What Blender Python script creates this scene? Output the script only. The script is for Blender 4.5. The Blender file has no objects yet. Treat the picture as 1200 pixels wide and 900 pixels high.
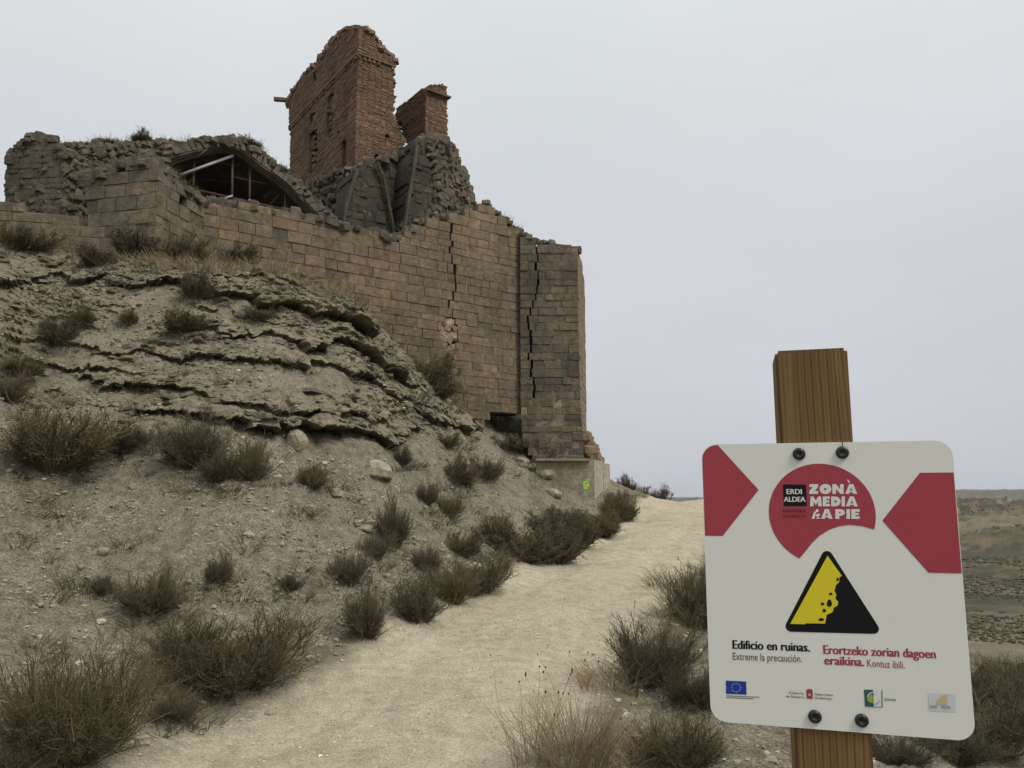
import bpy, bmesh, math, random
import numpy as np
from mathutils import Vector, Matrix

# ------------------------------------------------------------------ camera, world, sun, exposure
F = 906.0                       # focal length in pixels of the 1200 px wide photograph
PITCH = math.radians(8.2)
EYE = np.array([0.0, 0.0, 1.6])
scene = bpy.context.scene
COL = scene.collection
cam_d = bpy.data.cameras.new('camera')
cam_d.sensor_width = 36.0
cam_d.lens = F / 1200.0 * 36.0
cam_d.clip_start = 0.05
cam_d.clip_end = 20000.0
cam = bpy.data.objects.new('camera', cam_d)
cam.location = EYE
cam.rotation_euler = (math.pi / 2 + PITCH, 0, 0)
COL.objects.link(cam)
scene.camera = cam

SUN_EL, SUN_AZ = math.radians(52), math.radians(128)     # azimuth from +Y towards +X: behind the camera, to the right
world = bpy.data.worlds.new('World')
scene.world = world
world.use_nodes = True
wn, wl = world.node_tree.nodes, world.node_tree.links
wn.clear()
w_out = wn.new('ShaderNodeOutputWorld')
w_bg = wn.new('ShaderNodeBackground')
w_sky = wn.new('ShaderNodeTexSky')
w_sky.sky_type = 'NISHITA'
w_sky.sun_disc = False
w_sky.sun_elevation = SUN_EL
w_sky.sun_rotation = SUN_AZ
w_sky.air_density = 1.4
w_sky.dust_density = 4.0
w_sk = wn.new('ShaderNodeVectorMath'); w_sk.operation = 'SCALE'; w_sk.inputs['Scale'].default_value = 0.06
w_tc = wn.new('ShaderNodeTexCoord')
w_map = wn.new('ShaderNodeMapping'); w_map.inputs['Scale'].default_value = (1.0, 1.0, 2.6)
w_noise = wn.new('ShaderNodeTexNoise'); w_noise.inputs['Scale'].default_value = 1.3
w_noise.inputs['Detail'].default_value = 4.0
w_ramp = wn.new('ShaderNodeValToRGB')
w_ramp.color_ramp.elements[0].position = 0.30; w_ramp.color_ramp.elements[0].color = (0.525, 0.55, 0.575, 1)
w_ramp.color_ramp.elements[1].position = 0.70; w_ramp.color_ramp.elements[1].color = (0.60, 0.62, 0.645, 1)
w_mix = wn.new('ShaderNodeMix'); w_mix.data_type = 'RGBA'; w_mix.inputs['Factor'].default_value = 0.92
wl.new(w_tc.outputs['Generated'], w_map.inputs['Vector'])
wl.new(w_map.outputs['Vector'], w_noise.inputs['Vector'])
wl.new(w_noise.outputs['Fac'], w_ramp.inputs['Fac'])
wl.new(w_sky.outputs['Color'], w_sk.inputs[0])
w_sep = wn.new('ShaderNodeSeparateXYZ')
wl.new(w_tc.outputs['Generated'], w_sep.inputs[0])
w_el = wn.new('ShaderNodeValToRGB')
for e, (p, c) in zip([w_el.color_ramp.elements[0], w_el.color_ramp.elements.new(.28), w_el.color_ramp.elements.new(.58), w_el.color_ramp.elements[-1]],
                     [(0.0, (.73, .72, .75)), (.28, (.82, .815, .82)), (.58, (.99, .99, .965)), (1.0, (1.5, 1.49, 1.45))]):
    e.position = p; e.color = c + (1,)
wl.new(w_sep.outputs['Z'], w_el.inputs['Fac'])
w_mul = wn.new('ShaderNodeMix'); w_mul.data_type = 'RGBA'; w_mul.blend_type = 'MULTIPLY'; w_mul.inputs['Factor'].default_value = 1.0
wl.new(w_ramp.outputs['Color'], w_mul.inputs['A']); wl.new(w_el.outputs['Color'], w_mul.inputs['B'])
wl.new(w_sk.outputs['Vector'], w_mix.inputs['A'])
wl.new(w_mul.outputs['Result'], w_mix.inputs['B'])
wl.new(w_mix.outputs['Result'], w_bg.inputs['Color'])
w_bg.inputs['Strength'].default_value = 1.0
wl.new(w_bg.outputs['Background'], w_out.inputs['Surface'])

sun_d = bpy.data.lights.new('sun', 'SUN')
sun_d.energy = 1.5
sun_d.angle = math.radians(22)
sun_d.color = (1.0, 0.95, 0.88)
sun = bpy.data.objects.new('sun', sun_d)
sv = Vector((math.sin(SUN_AZ) * math.cos(SUN_EL), math.cos(SUN_AZ) * math.cos(SUN_EL), math.sin(SUN_EL)))
sun.rotation_euler = sv.to_track_quat('Z', 'Y').to_euler()
sun.location = (20, -20, 40)
COL.objects.link(sun)

scene.view_settings.view_transform = 'Standard'
scene.view_settings.look = 'None'
scene.view_settings.exposure = 0.5
scene.view_settings.gamma = 1.0
scene.view_settings.use_curve_mapping = False

# ------------------------------------------------------------------ small helpers
rng = np.random.default_rng(7)
random.seed(7)
CP, SP = math.cos(PITCH), math.sin(PITCH)

def ray(px, py):
    h = (px - 600.0) / F
    v = (450.0 - py) / F
    return np.array([h, CP - SP * v, SP + CP * v])

def P(px, py, depth):
    d = ray(px, py)
    return EYE + d * (depth / d[1])

def to_px(x, y, z):
    yc = y * CP + (z - EYE[2]) * SP
    zc = -y * SP + (z - EYE[2]) * CP
    yc = np.where(np.abs(yc) < 1e-6, 1e-6, yc)
    return 600 + F * x / yc, 450 - F * zc / yc

def on_plane(px, py, O, n):
    d = ray(px, py)
    t = ((O[0] - EYE[0]) * n[0] + (O[1] - EYE[1]) * n[1]) / (d[0] * n[0] + d[1] * n[1])
    return EYE + d * t

def uz(pts, O, d):
    n = (d[1], -d[0])
    out = []
    for px, py in pts:
        p = on_plane(px, py, O, n)
        out.append(((p[0] - O[0]) * d[0] + (p[1] - O[1]) * d[1], p[2]))
    return out

def corner(poly, side, idx=(0, -1)):
    """the face ends at its corner u = 0; side +1 keeps u >= 0, -1 keeps u <= 0"""
    out = [(max(u, 0.0) if side > 0 else min(u, 0.0), z) for u, z in poly]
    for i in idx: out[i] = (0.0, out[i][1])
    return out

def unit(v):
    v = np.array(v, float)
    return v / np.linalg.norm(v)

def smooth(a, b, x):
    t = np.clip((x - a) / (b - a), 0, 1)
    return t * t * (3 - 2 * t)

def hash2(ix, iy, seed):
    h = (ix.astype(np.int64) * 374761393 + iy.astype(np.int64) * 668265263 + seed * 974634777) & 0xFFFFFFFF
    h = ((h ^ (h >> 13)) * 1274126177) & 0xFFFFFFFF
    h = (h ^ (h >> 16)) & 0xFFFFFF
    return h / float(0xFFFFFF)

def vnoise(x, y, seed=0):
    x = np.asarray(x, float); y = np.asarray(y, float)
    ix, iy = np.floor(x), np.floor(y)
    fx, fy = x - ix, y - iy
    fx = fx * fx * (3 - 2 * fx); fy = fy * fy * (3 - 2 * fy)
    a = hash2(ix, iy, seed); b = hash2(ix + 1, iy, seed)
    c = hash2(ix, iy + 1, seed); d = hash2(ix + 1, iy + 1, seed)
    return (a + (b - a) * fx) * (1 - fy) + (c + (d - c) * fx) * fy

def fbm(x, y, octaves=4, seed=0, gain=0.5):
    s, amp, tot = 0.0, 1.0, 0.0
    for k in range(octaves):
        s = s + amp * (vnoise(x * 2 ** k + 17.3 * k, y * 2 ** k - 9.1 * k, seed + k) - 0.5)
        tot += amp
        amp *= gain
    return s / tot * 2.0            # about -1..1

def mesh_np(name, verts, faces, nside, smooth_faces=False):
    verts = np.asarray(verts, np.float32).reshape(-1, 3)
    faces = np.asarray(faces, np.int32).reshape(-1, nside)
    me = bpy.data.meshes.new(name)
    me.vertices.add(len(verts)); me.vertices.foreach_set('co', verts.ravel())
    me.loops.add(faces.size); me.loops.foreach_set('vertex_index', faces.ravel())
    me.polygons.add(len(faces))
    me.polygons.foreach_set('loop_start', np.arange(0, faces.size, nside, dtype=np.int32))
    me.update(calc_edges=True)
    me.validate()
    sm = np.full(len(faces), smooth_faces, bool) if isinstance(smooth_faces, bool) else smooth_faces
    me.polygons.foreach_set('use_smooth', sm)
    return me

def tag(o, label=None, cat=None, group=None, kind=None):
    if label: o['label'] = label
    if cat: o['category'] = cat
    if group: o['group'] = group
    if kind: o['kind'] = kind
    return o

WORLD_OF = {}
def link(name, data, parent=None, mat=None, loc=None):
    o = bpy.data.objects.new(name, data)
    COL.objects.link(o)
    if mat is not None and data is not None and not data.materials:
        data.materials.append(mat)
    if parent is not None:
        o.parent = parent
        o.matrix_parent_inverse = Matrix.Translation(-WORLD_OF.get(parent.name, Vector((0, 0, 0))))
    if loc is not None:
        o.location = loc
        WORLD_OF[o.name] = Vector(loc)
    return o

def thing(name, loc, label, cat, group=None):
    o = link(name, None, loc=loc)
    o.empty_display_size = 0.2
    return tag(o, label, cat, group)

class MB:
    """collects shapes, builds one mesh"""
    def __init__(self):
        self.v, self.f, self.n = [], [], 0
    def add(self, verts, faces):
        self.v.extend([tuple(map(float, p)) for p in verts])
        self.f.extend([tuple(i + self.n for i in f) for f in faces])
        self.n += len(verts)
    def box(self, c, s, rz=0.0):
        ca, sa = math.cos(rz), math.sin(rz)
        vs = []
        for dz in (-.5, .5):
            for dx, dy in ((-.5, -.5), (.5, -.5), (.5, .5), (-.5, .5)):
                x, y = dx * s[0], dy * s[1]
                vs.append((c[0] + x * ca - y * sa, c[1] + x * sa + y * ca, c[2] + dz * s[2]))
        self.add(vs, [(0, 3, 2, 1), (4, 5, 6, 7), (0, 1, 5, 4), (1, 2, 6, 5), (2, 3, 7, 6), (3, 0, 4, 7)])
    def prism(self, pts, off):
        """closed polygon of 3D points swept by off"""
        n = len(pts)
        top = [tuple(np.array(p) + np.array(off)) for p in pts]
        self.add(list(pts) + top, [tuple(range(n - 1, -1, -1)), tuple(range(n, 2 * n))] +
                 [(i, (i + 1) % n, n + (i + 1) % n, n + i) for i in range(n)])
    def tube(self, p, q, r, sides=6):
        p, q = np.array(p, float), np.array(q, float)
        t = unit(q - p)
        a = np.array([0, 0, 1.0]) if abs(t[2]) < .9 else np.array([1.0, 0, 0])
        u = unit(np.cross(t, a)); w = np.cross(t, u)
        vs = [c + r * (math.cos(k * 2 * math.pi / sides) * u + math.sin(k * 2 * math.pi / sides) * w) for c in (p, q) for k in range(sides)]
        self.add(vs, [(k, (k + 1) % sides, sides + (k + 1) % sides, sides + k) for k in range(sides)] +
                 [tuple(range(sides - 1, -1, -1)), tuple(range(sides, 2 * sides))])
    def build(self, name, parent, mat, kind=None, smooth_faces=False):
        me = bpy.data.meshes.new(name)
        me.from_pydata(self.v, [], self.f)
        me.update()
        me.polygons.foreach_set('use_smooth', np.full(len(me.polygons), bool(smooth_faces), bool))
        o = link(name, me, parent, mat)
        if kind: o['kind'] = kind
        return o

# ------------------------------------------------------------------ materials
def new_mat(name):
    m = bpy.data.materials.new(name)
    m.use_nodes = True
    nt = m.node_tree
    b = nt.nodes['Principled BSDF']
    b.inputs['Roughness'].default_value = 0.9
    b.inputs['Specular IOR Level'].default_value = 0.25
    return m, nt, b

class G:
    """tiny node-graph helper"""
    def __init__(self, nt):
        self.nt = nt
        self.pos = nt.nodes.new('ShaderNodeNewGeometry')
    def node(self, t, **kw):
        n = self.nt.nodes.new(t)
        for k, v in kw.items(): setattr(n, k, v)
        return n
    def set(self, sock, v):
        if isinstance(v, (int, float)): sock.default_value = v
        elif isinstance(v, tuple): sock.default_value = v if len(v) == 4 or sock.type == 'VECTOR' else v + (1,)
        else: self.nt.links.new(v, sock)
    def noise(self, scale, detail=5.0, rough=0.55, vec=None, stretch=None, dist=0.0):
        v = vec if vec is not None else self.pos.outputs['Position']
        if stretch:
            m = self.node('ShaderNodeMapping'); m.inputs['Scale'].default_value = stretch
            self.nt.links.new(v, m.inputs['Vector']); v = m.outputs['Vector']
        n = self.node('ShaderNodeTexNoise')
        n.inputs['Scale'].default_value = scale; n.inputs['Detail'].default_value = detail
        n.inputs['Roughness'].default_value = rough; n.inputs['Distortion'].default_value = dist
        self.nt.links.new(v, n.inputs['Vector'])
        return n.outputs['Fac']
    def voronoi(self, scale, feature='F1', out='Distance', vec=None):
        n = self.node('ShaderNodeTexVoronoi', feature=feature)
        n.inputs['Scale'].default_value = scale
        self.nt.links.new(vec if vec is not None else self.pos.outputs['Position'], n.inputs['Vector'])
        return n.outputs[out]
    def ramp(self, fac, stops, const=False):
        n = self.node('ShaderNodeValToRGB')
        cr = n.color_ramp
        if const: cr.interpolation = 'CONSTANT'
        while len(cr.elements) < len(stops): cr.elements.new(0.5)
        for e, (p, c) in zip(cr.elements, stops):
            e.position = p
            e.color = (c, c, c, 1) if isinstance(c, (int, float)) else tuple(c) + (1,)
        self.set(n.inputs['Fac'], fac)
        return n.outputs['Color']
    def mix(self, fac, a, b, blend='MIX'):
        n = self.node('ShaderNodeMix', data_type='RGBA', blend_type=blend)
        self.set(n.inputs['Factor'], fac); self.set(n.inputs['A'], a); self.set(n.inputs['B'], b)
        return n.outputs['Result']
    def math(self, op, a, b=0.0):
        n = self.node('ShaderNodeMath', operation=op)
        self.set(n.inputs[0], a); self.set(n.inputs[1], b)
        return n.outputs[0]
    def attr(self, name):
        n = self.node('ShaderNodeAttribute', attribute_name=name)
        return n.outputs['Fac']
    def bump(self, h, strength, dist, normal=None):
        n = self.node('ShaderNodeBump')
        n.inputs['Strength'].default_value = strength; n.inputs['Distance'].default_value = dist
        self.nt.links.new(h, n.inputs['Height'])
        if normal is not None: self.nt.links.new(normal, n.inputs['Normal'])
        return n.outputs['Normal']

def simple_mat(name, col, rough=0.7, var=0.0, scale=20, metallic=0.0, spec=0.3):
    m, nt, b = new_mat(name)
    b.inputs['Roughness'].default_value = rough
    b.inputs['Metallic'].default_value = metallic
    b.inputs['Specular IOR Level'].default_value = spec
    g = G(nt)
    if var:
        c = g.mix(1.0, col, g.ramp(g.noise(scale), [(0.25, 1 - var), (0.75, 1 + var)]), 'MULTIPLY')
        nt.links.new(c, b.inputs['Base Color'])
    else:
        b.inputs['Base Color'].default_value = tuple(col) + (1,)
    return m

def stone_mat(name, cols, per='OBJECT', stain=(0.055, 0.048, 0.036), stain_amt=0.45, lichen=0.0, var=0.32, bump=0.045, nscale=3.0):
    m, nt, b = new_mat(name)
    g = G(nt)
    if per == 'OBJECT': r = g.node('ShaderNodeObjectInfo').outputs['Random']
    else: r = g.pos.outputs['Random Per Island']
    n = len(cols)
    c = g.ramp(r, [(i / (n - 1), cc) for i, cc in enumerate(cols)])
    c = g.mix(1.0, c, g.ramp(g.noise(nscale * 2.2, 6, .6), [(0.3, 1 - var), (0.72, 1 + var)]), 'MULTIPLY')
    c = g.mix(1.0, c, g.ramp(g.noise(38, 3, .6), [(0.3, .78), (0.7, 1.2)]), 'MULTIPLY')
    c = g.mix(1.0, c, g.ramp(g.noise(.55, 4, .6), [(.3, .80), (.7, 1.16)]), 'MULTIPLY')
    st = g.ramp(g.noise(nscale * .35, 6, .68, stretch=(1, 1, .5)), [(0.48, 0.0), (0.68, stain_amt)])
    c = g.mix(st, c, stain)
    if lichen:
        li = g.ramp(g.noise(nscale * 1.1, 5, .65), [(0.60, 0.0), (0.70, lichen)])
        c = g.mix(li, c, (0.34, 0.28, 0.17))
    nt.links.new(c, b.inputs['Base Color'])
    h = g.math('ADD', g.noise(9, 5, .65), g.math('MULTIPLY', g.noise(45, 3, .6), .4))
    nt.links.new(g.bump(h, 0.8, bump), b.inputs['Normal'])
    return m

SAND = [(0.196, 0.146, 0.090), (0.172, 0.132, 0.086), (0.222, 0.163, 0.098), (0.150, 0.121, 0.084), (0.186, 0.134, 0.083), (0.208, 0.158, 0.102), (0.160, 0.130, 0.092), (0.200, 0.144, 0.082)]
M_ASHLAR = stone_mat('sandstone_ashlar', SAND, 'OBJECT', lichen=.25)
M_ASHLAR_J = stone_mat('sandstone_ashlar_joined', SAND, 'ISLAND', lichen=.25)
M_BUTT = stone_mat('buttress_sandstone', [(0.150, 0.118, 0.080), (0.115, 0.098, 0.074), (0.175, 0.135, 0.088), (0.092, 0.082, 0.068), (0.160, 0.128, 0.088), (0.135, 0.105, 0.070)], 'OBJECT', stain_amt=.6, lichen=.3)
M_BUTT_LIT = stone_mat('buttress_sandstone_lit', [(0.24, 0.18, 0.115), (0.28, 0.20, 0.125), (0.22, 0.17, 0.12)], 'ISLAND', stain_amt=.2, lichen=.3)  # paler, warmer copy of the buttress stone: light on its right side painted in
M_OLDBLOCK = stone_mat('weathered_block_stone', [(0.20, 0.165, 0.115), (0.165, 0.14, 0.10), (0.22, 0.175, 0.115), (0.15, 0.13, 0.098)], 'OBJECT', stain_amt=.5, lichen=.3)
M_RUBBLE = stone_mat('rubble_stone', [(0.135, 0.115, 0.082), (0.17, 0.14, 0.095), (0.105, 0.093, 0.072), (0.15, 0.118, 0.078), (0.125, 0.112, 0.086)], 'ISLAND', stain_amt=.55, lichen=.25)
M_DARKSTONE = stone_mat('soot_and_shade_vault_stone', [(0.074, 0.063, 0.046), (0.092, 0.076, 0.053), (0.062, 0.054, 0.042), (0.085, 0.072, 0.052)], 'ISLAND', stain=(0.035, 0.031, 0.026), stain_amt=.7, lichen=.3)  # soot on the pier; inside the arch the dark tone paints shade
M_WEBSTONE = stone_mat('vault_web_stone', [(0.125, 0.108, 0.072), (0.105, 0.092, 0.064), (0.145, 0.118, 0.076)], 'ISLAND', stain_amt=.5, lichen=.2)
M_MORTAR = stone_mat('old_mortar', [(0.150, 0.122, 0.082), (0.125, 0.104, 0.072)], 'ISLAND', stain_amt=.55, lichen=.5)
M_MORTAR_D = stone_mat('dark_mortar', [(0.085, 0.074, 0.056), (0.070, 0.062, 0.050)], 'ISLAND', stain_amt=.4)
M_PALEFILL = stone_mat('pale_rubble_fill', [(0.30, 0.235, 0.165), (0.25, 0.195, 0.135), (0.34, 0.27, 0.19)], 'ISLAND', stain_amt=.15)
M_BRICK = stone_mat('old_red_brick', [(0.250, 0.150, 0.090), (0.180, 0.115, 0.075), (0.290, 0.180, 0.108), (0.150, 0.100, 0.070), (0.255, 0.158, 0.096), (0.225, 0.155, 0.104)], 'ISLAND', stain=(0.075, 0.055, 0.040), stain_amt=.45, lichen=.12)
M_BRICKMORTAR = stone_mat('brick_mortar', [(0.12, 0.088, 0.062), (0.105, 0.078, 0.056)], 'ISLAND', stain_amt=.4)
M_NICHE = stone_mat('pale_niche_stone', [(0.25, 0.185, 0.115), (0.21, 0.155, 0.10), (0.16, 0.12, 0.08)], 'ISLAND', stain_amt=.4)
M_CONCRETE = stone_mat('weathered_concrete', [(0.27, 0.24, 0.18), (0.29, 0.255, 0.19)], 'OBJECT', stain=(0.14, 0.125, 0.095), stain_amt=.55)
M_CONCRETE_P = stone_mat('pale_concrete', [(0.43, 0.385, 0.295), (0.40, 0.355, 0.27)], 'OBJECT', stain=(0.22, 0.19, 0.14), stain_amt=.5)
M_ROCK = stone_mat('loose_rock', [(0.30, 0.265, 0.195), (0.25, 0.22, 0.165), (0.36, 0.33, 0.26), (0.28, 0.24, 0.17)], 'ISLAND', stain_amt=.2)
M_PEBBLE = stone_mat('pale_pebbles', [(0.34, 0.30, 0.22), (0.27, 0.235, 0.17), (0.30, 0.265, 0.195), (0.40, 0.365, 0.29), (0.23, 0.20, 0.145), (0.32, 0.28, 0.20), (0.50, 0.47, 0.40)], 'ISLAND', stain_amt=0.0)
M_LEDGE = stone_mat('ledge_slabs', [(0.20, 0.172, 0.118), (0.165, 0.142, 0.10), (0.235, 0.205, 0.145), (0.185, 0.158, 0.108)], 'ISLAND', stain_amt=.3)
M_PATHPEB = stone_mat('track_pebbles', [(0.56, 0.49, 0.36), (0.48, 0.41, 0.30), (0.62, 0.56, 0.44), (0.40, 0.34, 0.25), (0.66, 0.62, 0.53)], 'ISLAND', stain_amt=0.0)
M_PALEMORTAR = stone_mat('pale_lime_mortar', [(0.27, 0.222, 0.155), (0.20, 0.165, 0.115)], 'ISLAND', stain_amt=.5)
M_DKRUBBLE = stone_mat('dark_rubble_stone', [(0.105, 0.092, 0.068), (0.13, 0.112, 0.08), (0.085, 0.077, 0.06), (0.118, 0.098, 0.068)], 'ISLAND', stain_amt=.5, lichen=.15)
M_EARTHY = stone_mat('earthy_rubble', [(0.165, 0.138, 0.092), (0.142, 0.120, 0.082), (0.185, 0.152, 0.10), (0.125, 0.110, 0.076)], 'ISLAND', stain=(.075, .072, .042), stain_amt=.6, lichen=.2)
M_RUST = simple_mat('red_oxide_tube', (0.075, 0.042, 0.036), .65, .35, 12)
M_STEEL = simple_mat('galvanised_tube', (0.42, 0.42, 0.42), .5, .15, 8)
M_LIME = simple_mat('lime_spray_paint', (0.42, 0.75, 0.05), .6)
M_OLDWOOD = simple_mat('old_beam_wood', (0.10, 0.085, 0.07), .85, .3, 10)

def plant_mat(name, cols, tip=None):
    m, nt, b = new_mat(name)
    g = G(nt)
    r = g.pos.outputs['Random Per Island']
    c = g.ramp(r, [(i / (len(cols) - 1), cc) for i, cc in enumerate(cols)])
    ob = g.node('ShaderNodeObjectInfo').outputs['Random']
    c = g.mix(1.0, c, g.ramp(ob, [(0, (0.78, 0.80, 0.80)), (.5, (1.05, .98, .92)), (1, (1.22, 1.18, 1.08))]), 'MULTIPLY')
    nt.links.new(c, b.inputs['Base Color'])
    b.inputs['Roughness'].default_value = 0.8
    b.inputs['Specular IOR Level'].default_value = 0.15
    return m

M_TWIG = plant_mat('shrub_twigs', [(0.108, 0.092, 0.058), (0.138, 0.116, 0.074), (0.085, 0.076, 0.049), (0.170, 0.138, 0.090), (0.098, 0.094, 0.056)])
M_TWIG_D = plant_mat('dark_shrub_twigs', [(0.082, 0.070, 0.043), (0.112, 0.094, 0.058), (0.064, 0.058, 0.037), (0.150, 0.118, 0.074), (0.074, 0.072, 0.042)])
M_LEAF = plant_mat('shrub_leaves', [(0.078, 0.076, 0.042), (0.100, 0.092, 0.053), (0.120, 0.102, 0.062), (0.068, 0.069, 0.040)])
M_GREEN = plant_mat('green_shrub_leaves', [(0.070, 0.076, 0.042), (0.088, 0.090, 0.050), (0.062, 0.064, 0.038)])
M_REDDISH = plant_mat('reddish_shrub_leaves', [(0.150, 0.108, 0.066), (0.125, 0.094, 0.060), (0.105, 0.086, 0.056)])
M_SCRUB = plant_mat('valley_scrub_leaves', [(0.052, 0.052, 0.032), (0.070, 0.066, 0.040), (0.085, 0.076, 0.048), (0.046, 0.048, 0.030)])
M_STRAW = plant_mat('dry_straw', [(0.34, 0.275, 0.165), (0.27, 0.215, 0.13), (0.40, 0.33, 0.215), (0.22, 0.175, 0.11)])
M_GRASS = plant_mat('dull_green_grass', [(0.11, 0.11, 0.048), (0.145, 0.135, 0.068), (0.19, 0.16, 0.09), (0.085, 0.09, 0.04)])
M_SEED = simple_mat('dark_seed_head', (0.035, 0.028, 0.022), .9)

# ------------------------------------------------------------------ the ground: one sheet from the verge out to the horizon
PATH = np.array([(-3.2, 0.0, 1.15), (-1.95, 2.5, 1.1), (-1.05, 4.9, 1.08), (-0.35, 6.7, 1.12), (0.15, 8.5, 1.2), (0.85, 10.5, 1.25),
                 (2.2, 14.5, 1.28), (3.35, 17.8, 1.28), (4.5, 21.2, 1.35), (6.0, 25.5, 1.6), (7.6, 30.0, 1.8), (10.5, 37.0, 1.8)])
def zroad(y): return np.interp(y, [-10, 4.86, 26.5, 31, 38, 60], [-0.6, 0.0, 1.52, 1.52, 0.7, -3.5])

ctl = []
for x, y, w in PATH:
    for s in (-1, 0, 1): ctl.append((x + s * w * .9, y, float(zroad(y))))
for px, py, d in [
    (0, 880, 4.5), (0, 750, 6.0), (0, 600, 8.5), (0, 450, 11.5), (0, 330, 14.5), (0, 290, 16), (0, 262, 17.2),
    (150, 850, 5.5), (150, 750, 6.9), (150, 600, 9), (150, 500, 11), (150, 400, 13), (150, 330, 15), (150, 300, 17),
    (300, 770, 7), (300, 650, 8.6), (300, 560, 10), (300, 510, 11), (300, 440, 12.5), (300, 380, 14.2), (300, 330, 15.5), (300, 308, 20.0),
    (430, 700, 8.7), (430, 650, 9.8), (430, 560, 11.5), (430, 510, 12.5), (430, 450, 14), (430, 390, 16), (430, 368, 21.8),
    (500, 690, 10.0), (500, 640, 11.2), (500, 560, 13.5), (500, 500, 15.5), (500, 462, 18.5), (500, 442, 23.0),
    (600, 640, 13.6), (600, 580, 16), (600, 545, 19.5), (590, 525, 24.3),
    (650, 618, 16.3), (650, 588, 19.6), (645, 572, 23.2), (690, 590, 23.0), (700, 612, 19.3), (708, 601, 22.2), (733, 580, 24.5),
    (850, 870, 5.6), (930, 862, 5.9), (1060, 885, 5.9), (1150, 875, 7.2), (1170, 810, 12.5), (1165, 770, 30), (1060, 700, 30), (900, 640, 27),
    (760, 790, 6.9), (800, 740, 8.4), (840, 690, 10.8), (840, 640, 16), (860, 610, 22)]:
    ctl.append(tuple(P(px, py, d)))
ctl += [(-7.5, 22, 8.1), (-12, 21, 8.4), (-5, 26, 8.0), (-2, 30, 7.2), (1.5, 28.5, 4.0), (3.3, 27.5, 2.3), (4.6, 30, 1.95), (4, 36, 1.4), (-3, 38, 5.0),
        (-8, 9, 4.6), (-10, 13, 7.0), (-7, 5, 2.9), (-8, 0, 3.0), (-14, 18, 9.0), (-20, 12, 9.0), (-20, 28, 8.0), (-10, -8, 2.0),
        (0, 0, 0.0), (2, -4, -.4), (0.4, 1.0, -.02), (1.5, 3, -.05), (4, 2, -.9), (9, 4, -3.0), (8, -6, -2.8), (-2, -8, -.7), (20, 10, -6.5),
        (14, 24, -4.1), (24, 36, -8), (16, 45, -5.5), (40, 20, -10), (35, 50, -11), (0, 55, -3), (-25, 50, 0), (9, 18, -1.2), (8, 12, -1.0), (11, 30, -.5)]
ctl = np.array(ctl)

def tps_fit(c, lam=0.02):
    n = len(c)
    d2 = ((c[:, None, :2] - c[None, :, :2]) ** 2).sum(-1)
    K = np.where(d2 > 0, 0.5 * d2 * np.log(np.maximum(d2, 1e-12)), 0) + lam * np.eye(n)
    Q = np.hstack([np.ones((n, 1)), c[:, :2]])
    A = np.block([[K, Q], [Q.T, np.zeros((3, 3))]])
    return np.linalg.solve(A, np.concatenate([c[:, 2], np.zeros(3)]))
TW = tps_fit(ctl)
def tps(x, y):
    out = TW[-3] + TW[-2] * x + TW[-1] * y
    for k in range(len(ctl)):
        d2 = (x - ctl[k, 0]) ** 2 + (y - ctl[k, 1]) ** 2
        out = out + TW[k] * 0.5 * d2 * np.log(np.maximum(d2, 1e-12))
    return out

def path_dist(x, y):
    """signed distance to the track's edge (negative inside) and the position across it"""
    best = np.full(x.shape, 1e9); off = np.zeros(x.shape)
    for (x0, y0, w0), (x1, y1, w1) in zip(PATH[:-1], PATH[1:]):
        dx, dy = x1 - x0, y1 - y0
        L2 = dx * dx + dy * dy
        t = np.clip(((x - x0) * dx + (y - y0) * dy) / L2, 0, 1)
        ex, ey = x - x0 - t * dx, y - y0 - t * dy
        d = np.hypot(ex, ey) - (w0 + t * (w1 - w0))
        side = np.sign(ex * dy - ey * dx) * np.hypot(ex, ey)
        m = d < best
        best = np.where(m, d, best); off = np.where(m, side, off)
    return best, off

def valley(x, y):
    d = np.hypot(x, y)
    base = np.interp(d, [30, 60, 130, 260, 420, 650, 1200, 2200, 3200, 5200], [-7, -12, -17, -21, -22, -30, -32, -24, -14, -10])
    amp = np.interp(d, [40, 90, 200, 380, 650, 1300, 2600, 5200], [.4, 2, 9, 26, 30, 44, 34, 12])
    r1 = 1 - np.abs(fbm(x / 210, y / 210, 5, 31)) * 1.9
    r2 = 1 - np.abs(fbm(x / 60, y / 60, 5, 47)) * 1.9
    h = (.7 * r1 + .3 * r2 - .45)
    mesa = smooth(.05, .12, fbm(x / 1500, y / 1500, 3, 91)) * np.interp(d, [1800, 2600, 5200], [0, 26, 46]) * smooth(.3, .5, np.arctan2(x, np.maximum(y, 1)))
    out = base + amp * h * .30 - amp * .08 + mesa
    for px_, dd_, zt_, rad_ in ((1206, 470, -5, 62), (1115, 560, -7, 70), (1160, 365, -14, 28), (1240, 330, -13, 34), (1150, 900, -12, 120), (1250, 950, -9, 120), (1195, 215, -18.5, 16), (1140, 250, -19, 18), (1010, 480, -12, 70)):
        h_ = ray(px_, 600); cx, cy = h_[0] / h_[1] * dd_, dd_
        rr_ = np.hypot(x - cx, y - cy) / rad_ * (1 + .38 * fbm(x / rad_ * 1.6, y / rad_ * 1.6, 4, int(px_)))
        gul = 1 - .62 * np.abs(fbm(x / rad_ * 4.5, y / rad_ * 4.5, 4, int(px_) + 3)) * smooth(0, .6, rr_)
        k_ = np.exp(-rr_ ** 2 * 1.1) * gul
        out = out + np.maximum(zt_ - base, 3) * k_
    return out

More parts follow.
